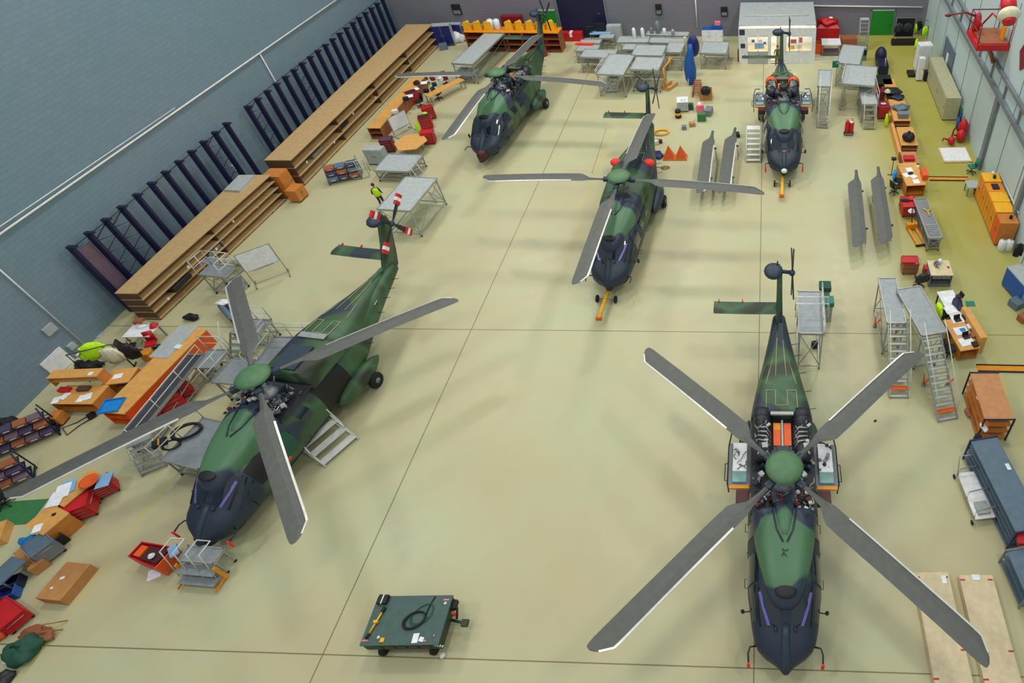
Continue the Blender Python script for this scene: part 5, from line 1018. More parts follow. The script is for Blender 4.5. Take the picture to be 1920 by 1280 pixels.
fb.box((-w / 2 - .5) / 2, fy, .01, w / 2 - .5, .11, 1.08, 'grey_lt').box((w / 2 + .4) / 2, fy, .01, w / 2 - .4, .11, 1.08, 'white'); fb.build('front_wall', T)
MB().box(0, 2.2, .04, w - .2, 3.4, .03, 'cream').build('cabin_floor', T)
MB().box(.15, fy - .02, 0, .4, .06, 2.35, 'cream').build('door', T)
for a, c in ((-w / 2 + .75, -.75), (.75, w / 2 - .3)):
    q = MB()
    for xx in (a, (a + c) / 2, c): q.box(xx, fy, 1.08, .05, .16, 1.33, 'white_metal')
    q.box((a + c) / 2, fy, 1.08, c - a, .16, .05, 'white_metal').box((a + c) / 2, fy, 2.36, c - a, .12, .05, 'white_metal'); wf = q.build('window_frame', T); MB().box((a + c) / 2, fy, 1.12, c - a - .06, .01, 1.25, 'pane').build('window_pane', wf)
rl = MB(); rl.tube([(-w / 2 + .5, 2.4, 3.2), (w / 2 - .5, 2.4, 3.2)], .04, 'white_metal'); rl.build('roof_conduit', T)
xc, yc = T.location.x, T.location.y
for i, (dx, dz, ww, hh, m, lb) in enumerate(((-2.3, 1.6, .35, .45, 'brown', 'brown poster at the left end of the left cabin window'), (-1.75, 1.75, .25, .25, 'black', 'dark notice in the upper left of the cabin window'), (-1.3, 1.2, .8, .5, 'sky', 'pale lilac plan low in the left cabin window'), (-1.2, 1.75, .3, .25, 'white', 'white sheet in the left cabin window'), (-.9, 1.6, .22, .2, 'cobalt', 'small dark blue sign at the right of the left cabin window'), (1.2, 1.65, .5, .35, 'red', 'red poster in the right cabin window'), (1.7, 1.7, .35, .45, 'orange', 'orange poster at the right end of the right cabin window'), (1.15, 1.15, .35, .35, 'yellow', 'yellow sign low in the right cabin window'), (1.6, 1.2, .5, .35, 'paper', 'white chart low in the right cabin window'))):
    tag(MB().box(xc + dx * w / 5.6, yc + .17, dz + .05, ww, .012, hh, m).build('poster'), lb, 'poster')
for dx, dz, s_, lb in ((-w / 2 + .3, 2.75, .45, 'dark square sign at the top left of the cabin front'), (-w / 2 + .35, 1.6, .38, 'dark blue square sign at the left of the cabin windows')): tag(MB().box(xc + dx, yc - .04, dz - s_ / 2, s_, .03, s_, 'heli_dark').build('sign'), lb, 'sign')
for xx in (-1.6, 1.5):
    l = bpy.data.lights.new('cabin_lamp', 'POINT'); l.energy = 170; l.shadow_soft_size = .25; l.color = (1, .85, .7); o = bpy.data.objects.new('cabin_lamp', l); COL.objects.link(o); o.location = (xc + xx, yc + 1.5, 2.3)
for xx, lb in ((-1.5, 'left desk inside the office cabin'), (1.5, 'right desk inside the office cabin')): bench(lb, (xc + xx, yc + 1.3, 1.5, .7, 0), .75, 'beech', 'cream', 0, name='desk', cat='desk', legm='steel')
crate('bin', 'dark maroon bin at the left front corner of the office cabin', 'bin', 'maroon', *A(1389, 114), 0, .5, .45, 1.0)
person('person in dark olive clothes standing at the cabin door behind the tail', *A(1457, 124), R(180), 'khaki', 'wood_dark', 'wood_dark', pose=.7)
# to the right of the cabin
crate('red_machine', 'big red covered machine right of the office cabin', 'machine', 'red', A(1550, 70)[0], 57.9, 0, 2.0, 1.3, 1.5, bevel=.25); lump('red_cover', 'rounded red cover on top of the red machine', 'cover', 'red', A(1550, 70)[0], 57.9, 1.4, .9, .6, .3, 61); crate('white_tag', 'white tag on the red cover by the cabin', 'tag', 'white', A(1550, 70)[0] + .2, 57.8, 0, .3, .3, .06, 1.97)
bench('white topped table in front of the red machine', R3(1.0, (1541, 84), (1577, 84), (1543, 72)), 1.0, 'white', 'grey', 1, name='table', cat='table', legm='steel'); crate('shelf_goods', 'red and orange shelf goods between cabin and white topped table', 'box', 'orange', *A(1535, 98), 0, .8, .8, .9, open_='brown')
tag(MB().box(A(1540, 112)[0], A(1540, 112)[1], 0, 1.6, .12, .14, 'white_metal').build('floor_bar'), 'white low bar on the floor at the right corner of the cabin', 'bar')
crate('pink_carton', 'orange pink carton stack left of the ladder by the right green door', 'carton', 'brown', *A(1590, 90), 0, 1.4, .9, 1.0)
steps('silver ladder standing left of the right green door', *A(1617, 88), 0, .75, 2.3, 7, 'grey_lt', 'alu', run=1.0, rails=False)
T = thing('water_dispenser', 'grey dispenser with black front and white cap beside the ladder', 'dispenser', *A(1618, 112), 0); MB().box(0, 0, 0, .5, .5, 1.0, 'grey').box(0, -.26, .5, .4, .02, .45, 'black').build('body', T); MB().lathe([(.16, 0), (.18, .12), (.06, .2)], 'white', 0, 0, 1.0, 14).build('bottle', T)
whiteboard('dark framed rolling board with black jackets near the back right corner', *A(1693, 76), 0, 1.7, 1.7, .35, m='black'); 
for i, u in enumerate((1684, 1700)): coat(('left', 'right')[i] + ' dark jacket hanging on the dark rolling board', 'dark_steel', u, 62, .9, 0, .8)
crate('low_bench', 'black low bench with white edge under the dark rolling board', 'bench', 'black', *A(1694, 83), 0, 2.2, .6, .4, tape=None)
xr, yr = A(1727, 64, 1.0); tag(MB().tube([(-1.3, 0, 1.75), (1.3, 0, 1.75)], .03, 'steel').tube([(-1.3, 0, 0), (-1.3, 0, 1.75)], .03, 'steel').tube([(1.3, 0, 0), (1.3, 0, 1.75)], .03, 'steel').build('coat_rail'), 'steel coat rail in the back right corner carrying vests', 'coat rail'); bpy.data.objects['coat_rail'].location = (xr - .5, 57.6, 0)
for i, (u, v, m, lb) in enumerate(((1712, 62, 'lime', 'yellow hi-vis vest on the right end of the coat row'), (1722, 56, 'black', 'black coat between the yellow vest and the right wall'), (1732, 68, 'lime', 'small yellow vest by the right wall'), (1740, 64, 'army', 'dark green coat hanging by the right wall'), (1716, 92, 'lime', 'long yellow vest beside the white kiosk'))): coat(lb, m, u, v, .6, .3 * i, .6)
cabinet('white kiosk cabinet with display at the start of the right wall', *A(1726, 130), R(5), 1.1, .8, 2.2, 'white', 1, front='white'); cabinet('slim white column beside the kiosk cabinet', *A(1722, 150), R(4), .45, .4, 1.9, 'white', 1)
crate('waste_bin', 'black bin right of the slim white column', 'bin', 'black', *A(1737, 150), 0, .5, .5, .8); crate('floor_mat', 'black plinth box left of the slim white column', 'box', 'black', *A(1708, 140), 0, .6, 1.0, .2)
x, y = A(1762, 200); xx, yy = A(1785, 230); T = cabinet('long low beige cabinet bank along the right wall', 13.62, 46.5, R(-90), 6.9, 1.05, 1.8, 'beige', 5)
tag(MB().box(XR - .06, 49.2, .05, .1, 3.2, 3.1, 'slate').box(XR - .12, 49.2, 1.5, .06, .5, .9, 'white').build('wall_door'), 'grey sliding door with a white window on the right wall behind the beige cabinets', 'door')
# red balcony on the right wall
by, bz = gx(1850, 76, XR - 1.2)
T = thing('wall_platform', 'red railed platform with pump gear mounted high on the right wall', 'wall platform', XR - .9, by + .5, 0, bz - .3)
MB().box(-.1, 0, 0, 1.9, 2.6, .35, 'red').box(0, 0, .35, 1.6, 2.3, .05, 'brown').build('tray', T)
b = MB()
for xx in (-1.0, .8):
    for yy in (-1.2, 1.2): b.tube([(xx, yy, .3), (xx, yy, 1.5)], .035, 'dark_red')
b.tube([(-1.0, -1.2, 1.5), (-1.0, 1.2, 1.5), (.8, 1.2, 1.5)], .035, 'dark_red').tube([(-1.0, -1.2, .9), (-1.0, 1.2, .9)], .03, 'dark_red'); b.build('railing', T)
b = MB(); b.lathe([(.2, 0), (.26, .4), (.2, .9), (.1, 1.1)], 'red', -.7, .8, .35, 14).tube([(-.7, .8, 1.2), (-1.5, .9, 1.45), (-2.4, .9, 1.3)], .08, 'dark_red', 8, .05).ell((-2.5, .9, 1.28), (.22, .1, .1), 'dark_red').tube([(-.5, 1.0, .4), (.2, 1.1, 1.3), (.2, .2, 1.4)], .06, 'red', 8); b.build('monitor_gun', T)
MB().box(.55, -.5, .4, .1, .6, .8, 'locker').build('warning_sign', T); MB().tube([(0, 0, 0), (.6, 0, -1.3)], .12, 'brown').build('bracket', T)
# siren lamp top right (hangs from a pipe)
sx_, sy_, sz_ = 13.3, None, None
yy, zz = gx(1892, 30, 12.4); T = thing('warning_lamp', 'big red and cream warning lamp hanging in the top right corner', 'lamp', 12.4, yy, 0, zz); T.rotation_euler = (R(-50), 0, 0)
MB().lathe([(.3, .32), (.42, .3), (.56, .1), (.58, -.02), (.4, -.2), (.36, -.24)], 'cream', n=26).build('housing', T)
MB().lathe([(.36, .3), (.4, .5), (.38, .95), (.2, 1.0)], 'red', n=22).build('top_ring', T); MB().lathe([(.1, -.42), (.3, -.4), (.36, -.24)], 'red', n=22).build('lens', T); MB().tube([(0, 0, 1.0), (0, 0, 1.5), (1.9, 0, 1.5)], .05, 'grey').build('bracket', T)
tag(MB().add([(XR - .05, a, b_) for a, b_ in [gx(u, v, XR - .05) for u, v in ((1912, 95), (1935, 60), (1935, 118), (1911, 132))]] + [(XR - .01, a, b_) for a, b_ in [gx(u, v, XR - .05) for u, v in ((1912, 95), (1935, 60), (1935, 118), (1911, 132))]], [(0, 1, 2, 3), (7, 6, 5, 4), (0, 4, 5, 1), (1, 5, 6, 2), (2, 6, 7, 3), (3, 7, 4, 0)], 'dark_red').build('wall_sign'), 'dark red sign on the right wall at the photo edge', 'sign')
# ================================================================ right group of platforms
platform('narrow stair platform with white handrails right of the bladeless helicopter', R3(2.2, (1532, 162), (1558, 163), (1532, 131)), 2.2, '', 'r', 'grey_lt', n=10, sw=.75, run=2.2)
platform('large silver platform in the middle right, nearer of two', R3(2.2, (1578, 157), (1640, 162), (1574, 120)), 2.2, 'l', None, 'grey_lt', posts=2, rh=.5); platform('large silver platform behind, towards the white topped table', R3(2.0, (1568, 118), (1612, 122), (1565, 82)), 2.0, '', None, 'grey_lt')
platform('stair unit at the right edge of the large silver platforms', R3(1.5, (1616, 196), (1646, 196), (1618, 160)), 1.5, 'r', 'c', 'grey_lt', n=4, sw=.8, run=1.0, posts=2)
tag(MB().box(*A(1567, 117, 2.0), 1.6, .5, .15, .5, 'teal').build('cloth'), 'green cloth on the corner of the rear silver platform', 'cloth')
T = thing('red_pump_trolley', 'red extinguisher trolley standing alone in front of the silver platforms', 'trolley', *A(1591, 252), 0)
MB().box(0, 0, .1, .6, .5, .08, 'steel').tube([(-.25, .25, .1), (-.25, .3, 1.1), (.25, .3, 1.1), (.25, .25, .1)], .025, 'steel').build('frame', T)
for dx in (-.15, .15): MB().lathe([(.14, 0), (.17, .05), (.17, .75), (.08, .9), (.04, 1.0)], 'red', dx, 0, .18, 16).build('cylinder', T)
for sx in (-1, 1): MB().lathe([(.05, -.03), (.12, -.03), (.12, .03), (.05, .03)], 'rubber', sx * .32, 0, .12, 12, 'x').build('wheel', T)
MB().ell((.12, -.1, 1.05), (.14, .1, .1), 'white').build('hose_horn', T)
# row of beech workbenches along the right aisle
T = thing('seat_stack', 'dark navy covered machine at the far end of the right bench row', 'machine', *A(1652, 128), 0); MB().ell((0, .9, .7), (.5, .6, .75), 'navy', 16, 10).box(0, -.4, 0, .8, 1.6, .75, 'navy').build('body', T); MB().tube([(.1, -1.2, .7), (.1, -.9, 1.3)], .06, 'grey').build('lever', T)
rowb = [((1646, 158), (1674, 158), (1640, 140), 'black', 'dark topped bench at the far end of the right aisle row'), ((1659, 163), (1681, 163), (1655, 148), 'beech', 'beech bench behind the black bag in the right aisle row'), ((1664, 184), (1690, 184), (1659, 164), 'black', 'bench under black cloths in the right aisle row'), ((1676, 226), (1708, 226), (1668, 186), 'beech', 'beech bench with grey machines in the right aisle row'),
        ((1690, 272), (1722, 272), (1679, 238), 'beech', 'beech bench with the black dome in the right aisle row')]
for bl, br_, tl, top, lb in rowb: bench(lb, R3(.85, bl, br_, tl), .85, top, 'copper_top', 2)
lump('bag', 'black cloth bag heap on the second bench of the right aisle row', 'bag', 'black', *A(1675, 172, .95), .86, .6, .5, .15, 62); helmet('cream round dish beside the black bag heap', 1664, 172, 1.1, 'cream', .2, 'dish', 'dish'); lump('bag', 'dark purple bag below the black bag heap', 'bag', 'navy', *A(1684, 182, .95), .86, .5, .4, .12, 63)
lump('grey_cover', 'grey blue domed cover on the bench of the right aisle row', 'cover', 'slate', *A(1689, 204, .9), .86, .65, .4, .2, 64); crate('grey_machine', 'grey machine nearer than the domed cover on the same bench', 'machine', 'grey', *A(1693, 217, .95), 0, .75, .5, .35, .86); lump('black_dome', 'black dome standing on the beech bench in the right aisle row', 'cover', 'black', *A(1703, 262, .9), .86, .42, .35, .35, 65)
toolcart('red tool trolley with a white roll left of the right aisle row', *A(1653, 218), .05, .75, 1.0, .95, 'red', 'dark_red'); coil('hose', 'white pink ring on the red trolley of the right aisle row', 'white', *A(1653, 218), .98, .16, .3, 2, .04); lump('vest', 'yellow vest hanging from the red trolley in the right aisle row', 'vest', 'lime', *A(1662, 226, .4), 0, .12, .3, .5, 66)
toolcart('dark red trolley behind the one with the white roll', *A(1649, 190), 0, .6, .7, .9, 'dark_red', 'dark_red')
bench('low dark red shelf bench in front of the black dome bench', R3(.75, (1694, 306), (1724, 306), (1688, 284)), .75, 'copper_top', 'dark_red', 1); crate('red_case', 'red case on the low dark red shelf bench', 'case', 'red', *A(1704, 298, .8), 0, .7, .5, .2, .76)
for i, (bl, br_, tl, lb) in enumerate((((1667, 216), (1674, 216), (1652, 160), 'narrow beech board leaning along the upper right aisle row'), ((1685, 285), (1691, 285), (1675, 230), 'narrow beech board leaning along the lower right aisle row'))):
    X_, Y_, W_, D_, Z_ = R3(.6, bl, br_, tl); crate('side_board', lb, 'board', 'beech', X_, Y_, Z_, W_, D_, .6)
bench('orange front desk with papers at the near end of the right aisle row', R3(.85, (1700, 348), (1737, 346), (1688, 306)), .85, 'beech', 'beech_dark', 1, name='desk', cat='desk')
for i, (u, v, r, lb) in enumerate(((1705, 318, .2, 'white sheet at the far end of the orange front desk'), (1712, 330, .7, 'large white sheet in the middle of the orange front desk'), (1718, 340, .1, 'white sheet near the front edge of the orange front desk'), (1700, 328, .4, 'white sheet at the left edge of the orange front desk'))): paper(lb, u, v, .86, r, .4, .45)
crate('orange_case', 'orange case on the right edge of the orange front desk', 'case', 'orange', *A(1732, 330, .9), 0, .35, .9, .4, .86); crate('black_case', 'small black case among the papers of the orange front desk', 'case', 'black', *A(1707, 325, .9), .4, .3, .2, .1, .86); helmet('white cup at the far right corner of the orange front desk', 1721, 312, .86, 'white', .1, 'cup', 'cup')
chair('black swivel chair with a bright blue jacket left of the orange front desk', *A(1683, 350), R(70), 'black', jacket=('bright_blue', 'bright blue jacket over the chair left of the orange front desk')); chair('black swivel chair base nearest to the spare blades', *A(1676, 362), R(120), 'black')
T = thing('desk_lamp_stand', 'thin black lamp stand left of the bright blue jacket', 'lamp stand', *A(1671, 328), 0); MB().tube([(0, 0, 0), (0, 0, 1.2)], .025, 'black').tube([(-.25, 0, .03), (.25, 0, .03)], .02, 'black').build('pole', T); MB().box(0, 0, 1.2, .3, .25, .12, 'black').build('head', T)
# nearer carts
toolcart('red tool trolley with black lid below the orange front desk', *A(1701, 398), .05, .9, 1.1, .8, 'red', 'red', 3); crate('black_box', 'black box on the far edge of the red trolley below the front desk', 'box', 'black', *A(1697, 374, .9), 0, .55, .25, .08, .83); helmet('white ball on the corner of the red trolley below the front desk', 1709, 396, .95, 'white', .17, 'ball', 'ball'); helmet('pink red helmet between the red trolley and the silver cart', 1709, 372, .9, 'cover_red', .15)
X_, Y_, W_, D_, Z_ = R3(1.0, (1741, 447), (1768, 446), (1720, 372)); T = platform('long silver cart with a ribbed top in front of the yellow lockers', (X_, Y_, W_, D_, Z_), 1.0, '', None, 'steel', shelf=True, name='silver_cart')
for k in range(6): MB().box(0, -D_ / 2 + .35 + k * .16, 1.0, W_ * .7, .05, .04, 'grey_lt').build('rib', T)
solo('tool_cross', 'yellow Y shaped tool lying on the long silver cart', 'tool', MB().tube([(0, -.4, .03), (0, 0, .03), (-.25, .3, .03)], .04, 'yellow').tube([(0, 0, .03), (.25, .3, .03)], .04, 'yellow'), *A(1740, 397, 1.02), 0, 1.01)
T = thing('pallet_jack', 'yellow pallet truck left of the long silver cart', 'pallet truck', *A(1718, 445), R(12))
for dx in (-.22, .22): MB().box(dx, 0, .08, .16, 1.6, .08, 'locker').build('fork', T)
MB().box(0, .85, .08, .6, .3, .35, 'locker').build('body', T); MB().tube([(0, .9, .4), (0, 1.2, 1.3)], .03, 'black').tube([(-.2, 1.2, 1.3), (.2, 1.2, 1.3)], .03, 'black').build('tow_handle', T); MB().box(0, -.8, .02, .7, .1, .1, 'black').build('bumper', T)
# floor rails
for (a, c, z_, lb) in (((1742, 335), (1816, 336), 0, 'black edged yellow floor channel between the front desk and the red pumps'), ((1832, 690), (1925, 692), 0, 'black edged yellow floor channel beside the copper topped shelf')):
    p, q = A(*a), A(*c); L = math.hypot(q[0] - p[0], q[1] - p[1]); rz = bar_end(p, q)
    solo('floor_channel', lb, 'floor rail', MB().box(0, 0, 0, L, .3, .03, 'locker').box(0, -.2, 0, L, .08, .05, 'black').box(0, .2, 0, L, .05, .05, 'black'), (p[0] + q[0]) / 2, (p[1] + q[1]) / 2, rz)
# right wall objects
x, y = A(1790, 292); crate('white_pallet', 'white board with a wooden rim lying under the red pumps', 'board', 'plywood', x, y, R(2), 1.9, 1.8, .12); crate('white_sheet', 'white sheet covering the wooden rimmed board', 'sheet', 'white', x, y, R(2), 1.75, 1.6, .02, .12)
for i, (u, v, r, h, lb) in enumerate(((1783, 268, .25, .5, 'small red pump left on the white board'), (1800, 262, .3, .8, 'middle red pump on the white board'), (1802, 254, .34, 1.3, 'tall red pump drum nearest to the right wall'))):
    T = thing('red_pump', lb, 'pump', *A(u, v, .15), PI - .4 + .3 * i, .145); MB().lathe([(r * .8, 0), (r, .05), (r, h * .7), (r * .6, h * .85), (r * .3, h)], 'red', n=18).build('drum', T); MB().tube([(r, 0, h * .4), (r + .3, 0, h * .5), (r + .35, 0, .05)], .06, 'dark_red').build('pipe', T)
for i, m in enumerate(('blue', 'cobalt', 'teal')): coat(('first', 'second', 'third')[i] + ' blue work coat hanging on the right wall beside the beige cabinets', m, 1793 + i * 4, 240 - 8 * i, .15, 1.5, .4)
chair('green office chair with black back at the right wall', *A(1820, 324), R(-80), 'teal', arms=True); bench('small grey table between the green chair and the wall rail', R3(.7, (1815, 352), (1838, 352), (1815, 338)), .7, 'grey_lt', 'grey', 0, name='table', cat='table', legm='steel'); gcyl('red_bucket', 'red drum left of the first yellow locker', 'drum', 'dark_red', 1834, 365, .3, .55, cap='white')
lp = [(1852, 345), (1861, 362), (1871, 380), (1884, 402), (1893, 420)]
ln = ['farthest of the five yellow orange lockers', 'second yellow orange locker from the far end', 'middle locker of the five yellow orange lockers', 'fourth yellow orange locker from the far end', 'nearest of the five yellow orange lockers, deeper orange side']
P0, P1 = Vector((13.78, 33.0)), Vector((13.78, 29.1))
for k in range(5):
    q = P0.lerp(P1, k / 4); cabinet(ln[k], q.x, q.y, R(-90), .94, 1.0, 1.75 - .03 * k, 'locker' if k < 4 else 'beech_dark', 2, 'locker', 'locker', front='locker' if k < 4 else 'orange', top='yellow' if k in (0, 2, 3) else None)
crate('blue_folder', 'dark blue folder on top of the second yellow locker', 'folder', 'navy', P0.x, P0.y - .97, 0, .4, .5, .08, 1.73); 
for i, (dy, m, lb) in enumerate(((.3, 'white', 'white jar on the farthest yellow locker'), (-.1, 'black', 'black jar on the farthest yellow locker'), (-3.9, 'black', 'small black object on the nearest yellow locker'))): solo('jar', lb, 'jar', MB().lathe([(.09, 0), (.1, .15), (.05, .2)], m, n=12), P0.x + .15, P0.y + dy, 0, 1.785 if i < 2 else 1.64)
tag(MB().tube([(14.33, 33.2, 1.95), (14.33, 29.2, 1.9)], .04, 'white_metal').box(14.34, 31, 0, .04, .04, 1.9, 'steel').build('wall_rail'), 'white pole running behind the tops of the yellow lockers', 'pole')
for i, (u, lb) in enumerate(((1876, 'left white canister in front of the lockers'), (1889, 'right white canister in front of the lockers'))): gcyl('canister', lb, 'canister', 'white', u, 468, .22, .75, cap='grey')
cabinet('blue fronted grey case cabinet at the right edge, facing the aisle', *A(1906, 550), R(-72), 1.7, .8, 1.3, 'grey_lt', 1, front='blue'); crate('grey_case', 'grey blue case lying in front of the blue fronted cabinet', 'case', 'slate', *A(1908, 572), R(30), .9, .6, .45); crate('brown_case', 'brown case behind the grey blue case at the right edge', 'case', 'brown', *A(1917, 600), R(30), .5, .4, .4)
coat('black green jacket on top of the blue fronted cabinet', 'black', 1905, 480, 1.25, 0, .5)
# desks and carts, middle right
toolcart('red topped wooden tool cart beside the twin stair platforms', *A(1703, 508), 0, .85, .7, .8, 'brown', 'red', 2); crate('red_box', 'bright red lidded box on the wooden tool cart', 'box', 'red', *A(1702, 488, .9), 0, .7, .5, .15, .83)
chair('dark swivel chair with a jacket between the tool cart and the wooden work table', *A(1722, 535), R(190), 'black', jacket=('dark_steel', 'dark grey jacket over the chair by the wooden work table')); crate('red_box', 'red box between the dark chair and the wooden work table', 'box', 'red', *A(1738, 515), 0, .5, .4, .6)
T = bench('wooden work table with vice and drawers beyond the twin stair platforms', R3(.9, (1746, 516), (1788, 516), (1750, 488)), .9, 'plywood', 'grey', 1, drawers=2); T2 = thing('bench_vice', 'silver vice on the left corner of the wooden work table', 'vice', *A(1756, 497, .95), .3, .905); MB().box(0, 0, 0, .22, .3, .14, 'steel').box(0, .1, .14, .2, .08, .12, 'steel').box(0, -.08, .14, .2, .06, .12, 'steel').build('jaw', T2); MB().tube([(0, -.3, .15), (0, .1, .15)], .03, 'white_metal').build('screw', T2)
gcyl('can', 'white can behind the vice on the wooden work table', 'can', 'white', 1762, 492, .12, .22, .905); crate('screws_box', 'small brown tin on the right of the wooden work table', 'tin', 'brown', *A(1778, 500, .95), .2, .12, .1, .06, .905)
tw = []
platform('left one of the twin long stair platforms, with a yellow post', R3(2.3, (1663, 606), (1700, 606), (1637, 521)), 2.3, '', 'r', 'alu_deck', n=10, sw=.85, run=2.6, red=True); platform('right one of the twin long stair platforms, with open white rails', R3(2.5, (1728, 630), (1776, 622), (1695, 540)), 2.5, '', 'l', 'alu_deck', n=12, sw=.9, run=3.0, red=True)
tag(MB().box(*A(1676, 640, .8), .5, .1, .1, 1.7, 'locker').build('post'), 'yellow upright post at the stair side of the left twin platform', 'post')
for i, (u, v, lb) in enumerate(((1640, 612, 'orange outrigger foot at the left of the left twin platform'), (1668, 718, 'small orange outrigger beside the near end of the left stair'), (1731, 722, 'orange outrigger left of the right stair foot'), (1775, 724, 'orange outrigger right of the right stair foot'))):
    T = thing('outrigger', lb, 'outrigger', *A(u, v), 0); MB().tube([(0, 0, .05), (.25, .1, .45)], .04, 'orange').tube([(0, 0, .05), (.05, .35, .4)], .04, 'orange').build('arm', T); MB().lathe([(.1, 0), (.1, .05), (.04, .08)], 'steel', n=12).build('foot', T)
# desk row with laptops
bench('white covered desk at the far end of the double desk row', R3(.78, (1781, 592), (1812, 588), (1771, 545)), .78, 'white', 'grey', 0, name='desk', cat='desk', legm='black')
bench('orange desk with white papers in the double desk row', R3(.78, (1801, 658), (1838, 652), (1784, 598)), .78, 'beech', 'beech_dark', 1, name='desk', cat='desk')
X_, Y_, W_, D_, Z_ = R3(1.15, (1835, 634), (1848, 632), (1814, 573)); crate('desk_screen', 'tall beech back board along the right side of the double desk row', 'board', 'beech', X_ + .1, Y_, Z_, W_, D_, 1.15)
for i, (u, v, r, w_, lb) in enumerate(((1783, 562, .15, .7, 'broad white sheet on the white covered desk'), (1786, 580, .25, .8, 'second white sheet nearer on the white covered desk'), (1795, 598, .2, .6, 'white sheet with a black phone on the orange desk'), (1802, 620, .2, .65, 'white sheet with a blue card on the orange desk'), (1812, 640, .3, .7, 'white sheet at the near end of the orange desk'))): paper(lb, u, v, .79, r, w_, .5)
for i, (u, v, r, lb) in enumerate(((1798, 556, -1.2, 'black laptop at the right edge of the white covered desk'), (1796, 600, .3, 'small black laptop on the white sheet of the orange desk'), (1812, 632, .3, 'black laptop near the front of the orange desk'))): laptop(lb, *A(u, v, .8), .8, r)
crate('blue_card', 'bright blue card block in the middle of the orange desk', 'card', 'bright_blue', *A(1805, 618, .8), .3, .28, .2, .03, .8); lump('cloth', 'dark blue cloth heap at the far right of the white covered desk', 'cloth', 'navy', *A(1796, 570, .8), .8, .25, .5, .06, 71); crate('green_folder', 'green folder at the far end of the beech back board', 'folder', 'teal', *A(1819, 570, 1.15), 0, .45, .35, .05, 1.16)
for i, (u, v, m, lb) in enumerate(((1818, 612, 'white', 'white box on the shelf side of the orange desk'), (1824, 628, 'brown', 'brown box on the shelf side of the orange desk'), (1810, 594, 'black', 'black headset shaped box on the orange desk'), (1828, 645, 'black', 'black box at the near right corner of the orange desk'))): crate('desk_box', lb, 'box', m, *A(u, v, .85), .3, .25, .3, .12, .79)
chair('black swivel chair with a yellow vest at the white covered desk', *A(1766, 600), R(95), 'black', jacket=('lime', 'fluorescent vest over the chair at the white covered desk')); chair('black swivel chair half under the orange desk', *A(1780, 640), R(95), 'black'); chair('black swivel chair nearest to the right stair platform', *A(1777, 665), R(100), 'black')
# copper topped shelf, grey shelf racks
def rack_shelf(label, Rr, h, n, top, m, post, ends=True):
    x, y, w, d, rz = Rr; T = thing('shelf_rack', label, 'shelf rack', x, y, rz)
    MB().box(0, 0, h, w, d, .05, top).build('top_board', T)
    for k in range(n): MB().box(-.18 * (n - k) * 0, 0, .12 + (h - .12) * k / n, w - .02, d - .02, .05, m).build('shelf_board', T)
    for sx in (-1, 1):
        for sy in (-1, 1): MB().box(sx * (w / 2), sy * (d / 2), 0, .06, .06, h + .1, post).build('post', T)
        MB().box(0, sx * d / 2, h + .04, w, .05, .05, post).build('end_rail', T)
    return T
rack_shelf('copper topped open shelf rack right of the nearest helicopter', R3(1.5, (1846, 788), (1902, 788), (1826, 700)), 1.5, 3, 'copper_top', 'beech_dark', 'rack_blue')
for i, (u, v, z_, m, lb) in enumerate(((1837, 748, 1.0, 'white', 'white parcel on the second board of the copper topped rack'), (1845, 800, 1.0, 'white', 'crumpled white parcel at the near end of the copper topped rack'), (1838, 780, .6, 'black', 'black item in the middle of the copper topped rack'), (1818, 768, .3, 'brown', 'brown box hanging out at the left of the copper topped rack'))): lump('parcel', lb, 'parcel', m, *A(u, v, z_), .02 + (1.0, .95, .5, .05)[i], .16, .25, .07, 80 + i)
lump('jacket', 'black jacket hanging at the near left corner of the copper topped rack', 'jacket', 'black', *A(1832, 845, .2), 0, .35, .5, .6, 85)
rack_shelf('long grey blue shelf rack at the right edge', R3(1.35, (1905, 1000), (1960, 990), (1876, 818)), 1.35, 4, 'slate', 'slate', 'cobalt'); crate('label_plate', 'white label on top of the long grey blue rack', 'label', 'white', *A(1890, 875, 1.4), .2, .16, .28, .02, 1.41)
lump('rope_bag', 'dark maroon bundle hanging between the rack and the silver dolly', 'bundle', 'maroon', *A(1851, 866, .1), 0, .25, .5, .5, 86)
rack_shelf('second grey blue shelf rack cut by the right photo edge', R3(1.0, (1925, 1120), (1990, 1110), (1905, 1030)), 1.0, 2, 'slate', 'slate', 'grey'); crate('red_case', 'red case on the second grey blue rack', 'case', 'red', *A(1916, 1012, 1.1), 0, .4, .4, .2, 1.06)
T = thing('silver_dolly', 'silver dolly with tubular hoops left of the long grey blue rack', 'dolly', *A(1826, 935), R(8))
MB().box(0, 0, .3, .8, 2.0, .06, 'white').box(0, -.6, .36, .5, .5, .14, 'alu').build('bed', T)
for yy in (-.9, -.1, .9): MB().tube([(-.42, yy, .3), (-.42, yy, .85), (.42, yy + .1, .85), (.42, yy, .3)], .025, 'alu').build('hoop', T)
MB().tube([(-.42, .9, .3), (-.3, 1.4, 1.0), (.3, 1.4, 1.0), (.42, .9, .3)], .025, 'alu').build('push_handle', T)
for sx in (-1, 1):
    for sy in (-1, 1): caster(T, sx * .48, sy * 1.0, r=.1)
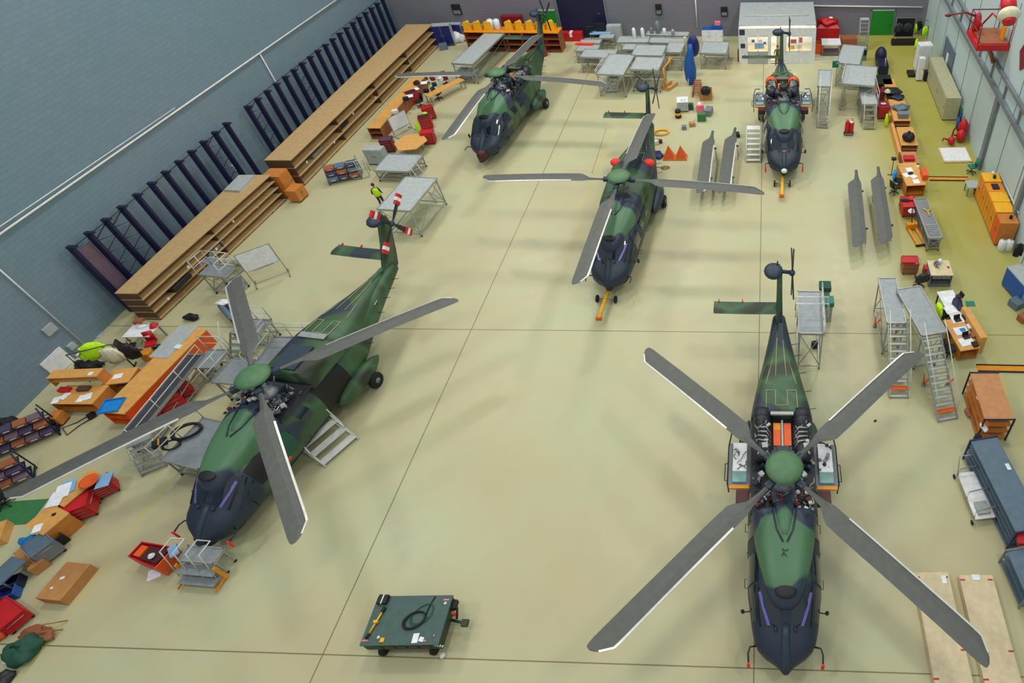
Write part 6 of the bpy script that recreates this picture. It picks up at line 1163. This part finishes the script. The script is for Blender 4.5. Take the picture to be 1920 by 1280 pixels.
# crates with the long plywood lids
for bl, br_, tl, lb in (((1762, 1330), (1836, 1330), (1722, 1073), 'long pale plywood case under the right front rotor blade'), ((1858, 1330), (1930, 1330), (1816, 1078), 'long pale plywood case nearer to the right edge')):
    X_, Y_, W_, D_, Z_ = R3(.35, bl, br_, tl); T = thing('rotor_blade_case', lb, 'case', X_, Y_, Z_); MB().box(0, 0, 0, W_ - .02, D_ - .02, .31, 'plywood').build('case_body', T); MB().box(0, 0, .31, W_, D_, .05, 'plywood').build('lid', T)
    for sx, sy in ((-.42, .46), (.4, .46), (.44, -.1), (-.44, -.3)): MB().box(sx * W_, sy * D_, .36, .18, .05, .01, 'red').build('red_tab', T)
paper('white paper label at the far end of the left plywood case', 1770, 1086, .37, .0, .16, .28); paper('white paper label at the far left corner of the right plywood case', 1830, 1082, .37, 0, .28, .2)
# platform beside the nearest tail
platform('aluminium platform with guard frame beside the tail rotor of the nearest helicopter', R3(2.6, (1497, 625), (1546, 626), (1488, 545)), 2.6, 'r', None, 'alu_deck', posts=4, rh=.6)
X_, Y_ = A(1520, 592, 2.7); T = thing('deck_rails', 'pair of white cross rails standing on the aluminium platform beside the nearest tail', 'rail', X_, Y_, 0, 2.6)
for dy in (0, .45): MB().tube([(-.7, dy, 0), (-.7, dy, .9), (.8, dy, .9), (.8, dy, 0)], .03, 'white_metal').build('rail', T)
for i, (u, v, m, lb) in enumerate(((1547, 537, 'army', 'dark green box beside the aluminium platform, farther one'), (1552, 565, 'teal', 'teal green box beside the aluminium platform, nearer one'))): crate('green_box', lb, 'box', m, *A(u, v, 1.4), 0, .6, .55, .3, 1.25); tag(MB().box(*A(u, v, 1.3), 0, .5, .45, 1.24, 'alu').build('stand'), 'thin metal stand carrying the ' + ('farther dark green box', 'nearer teal green box')[i], 'stand')
gcyl('blue_bucket', 'dark blue bucket under the near end of the aluminium platform', 'bucket', 'navy', 1527, 650, .17, .35)
crate('floor_speck', 'small dark scrap lying alone on the floor right of the nearest helicopter', 'scrap', 'black', *A(1641, 789), .6, .14, .08, .04)
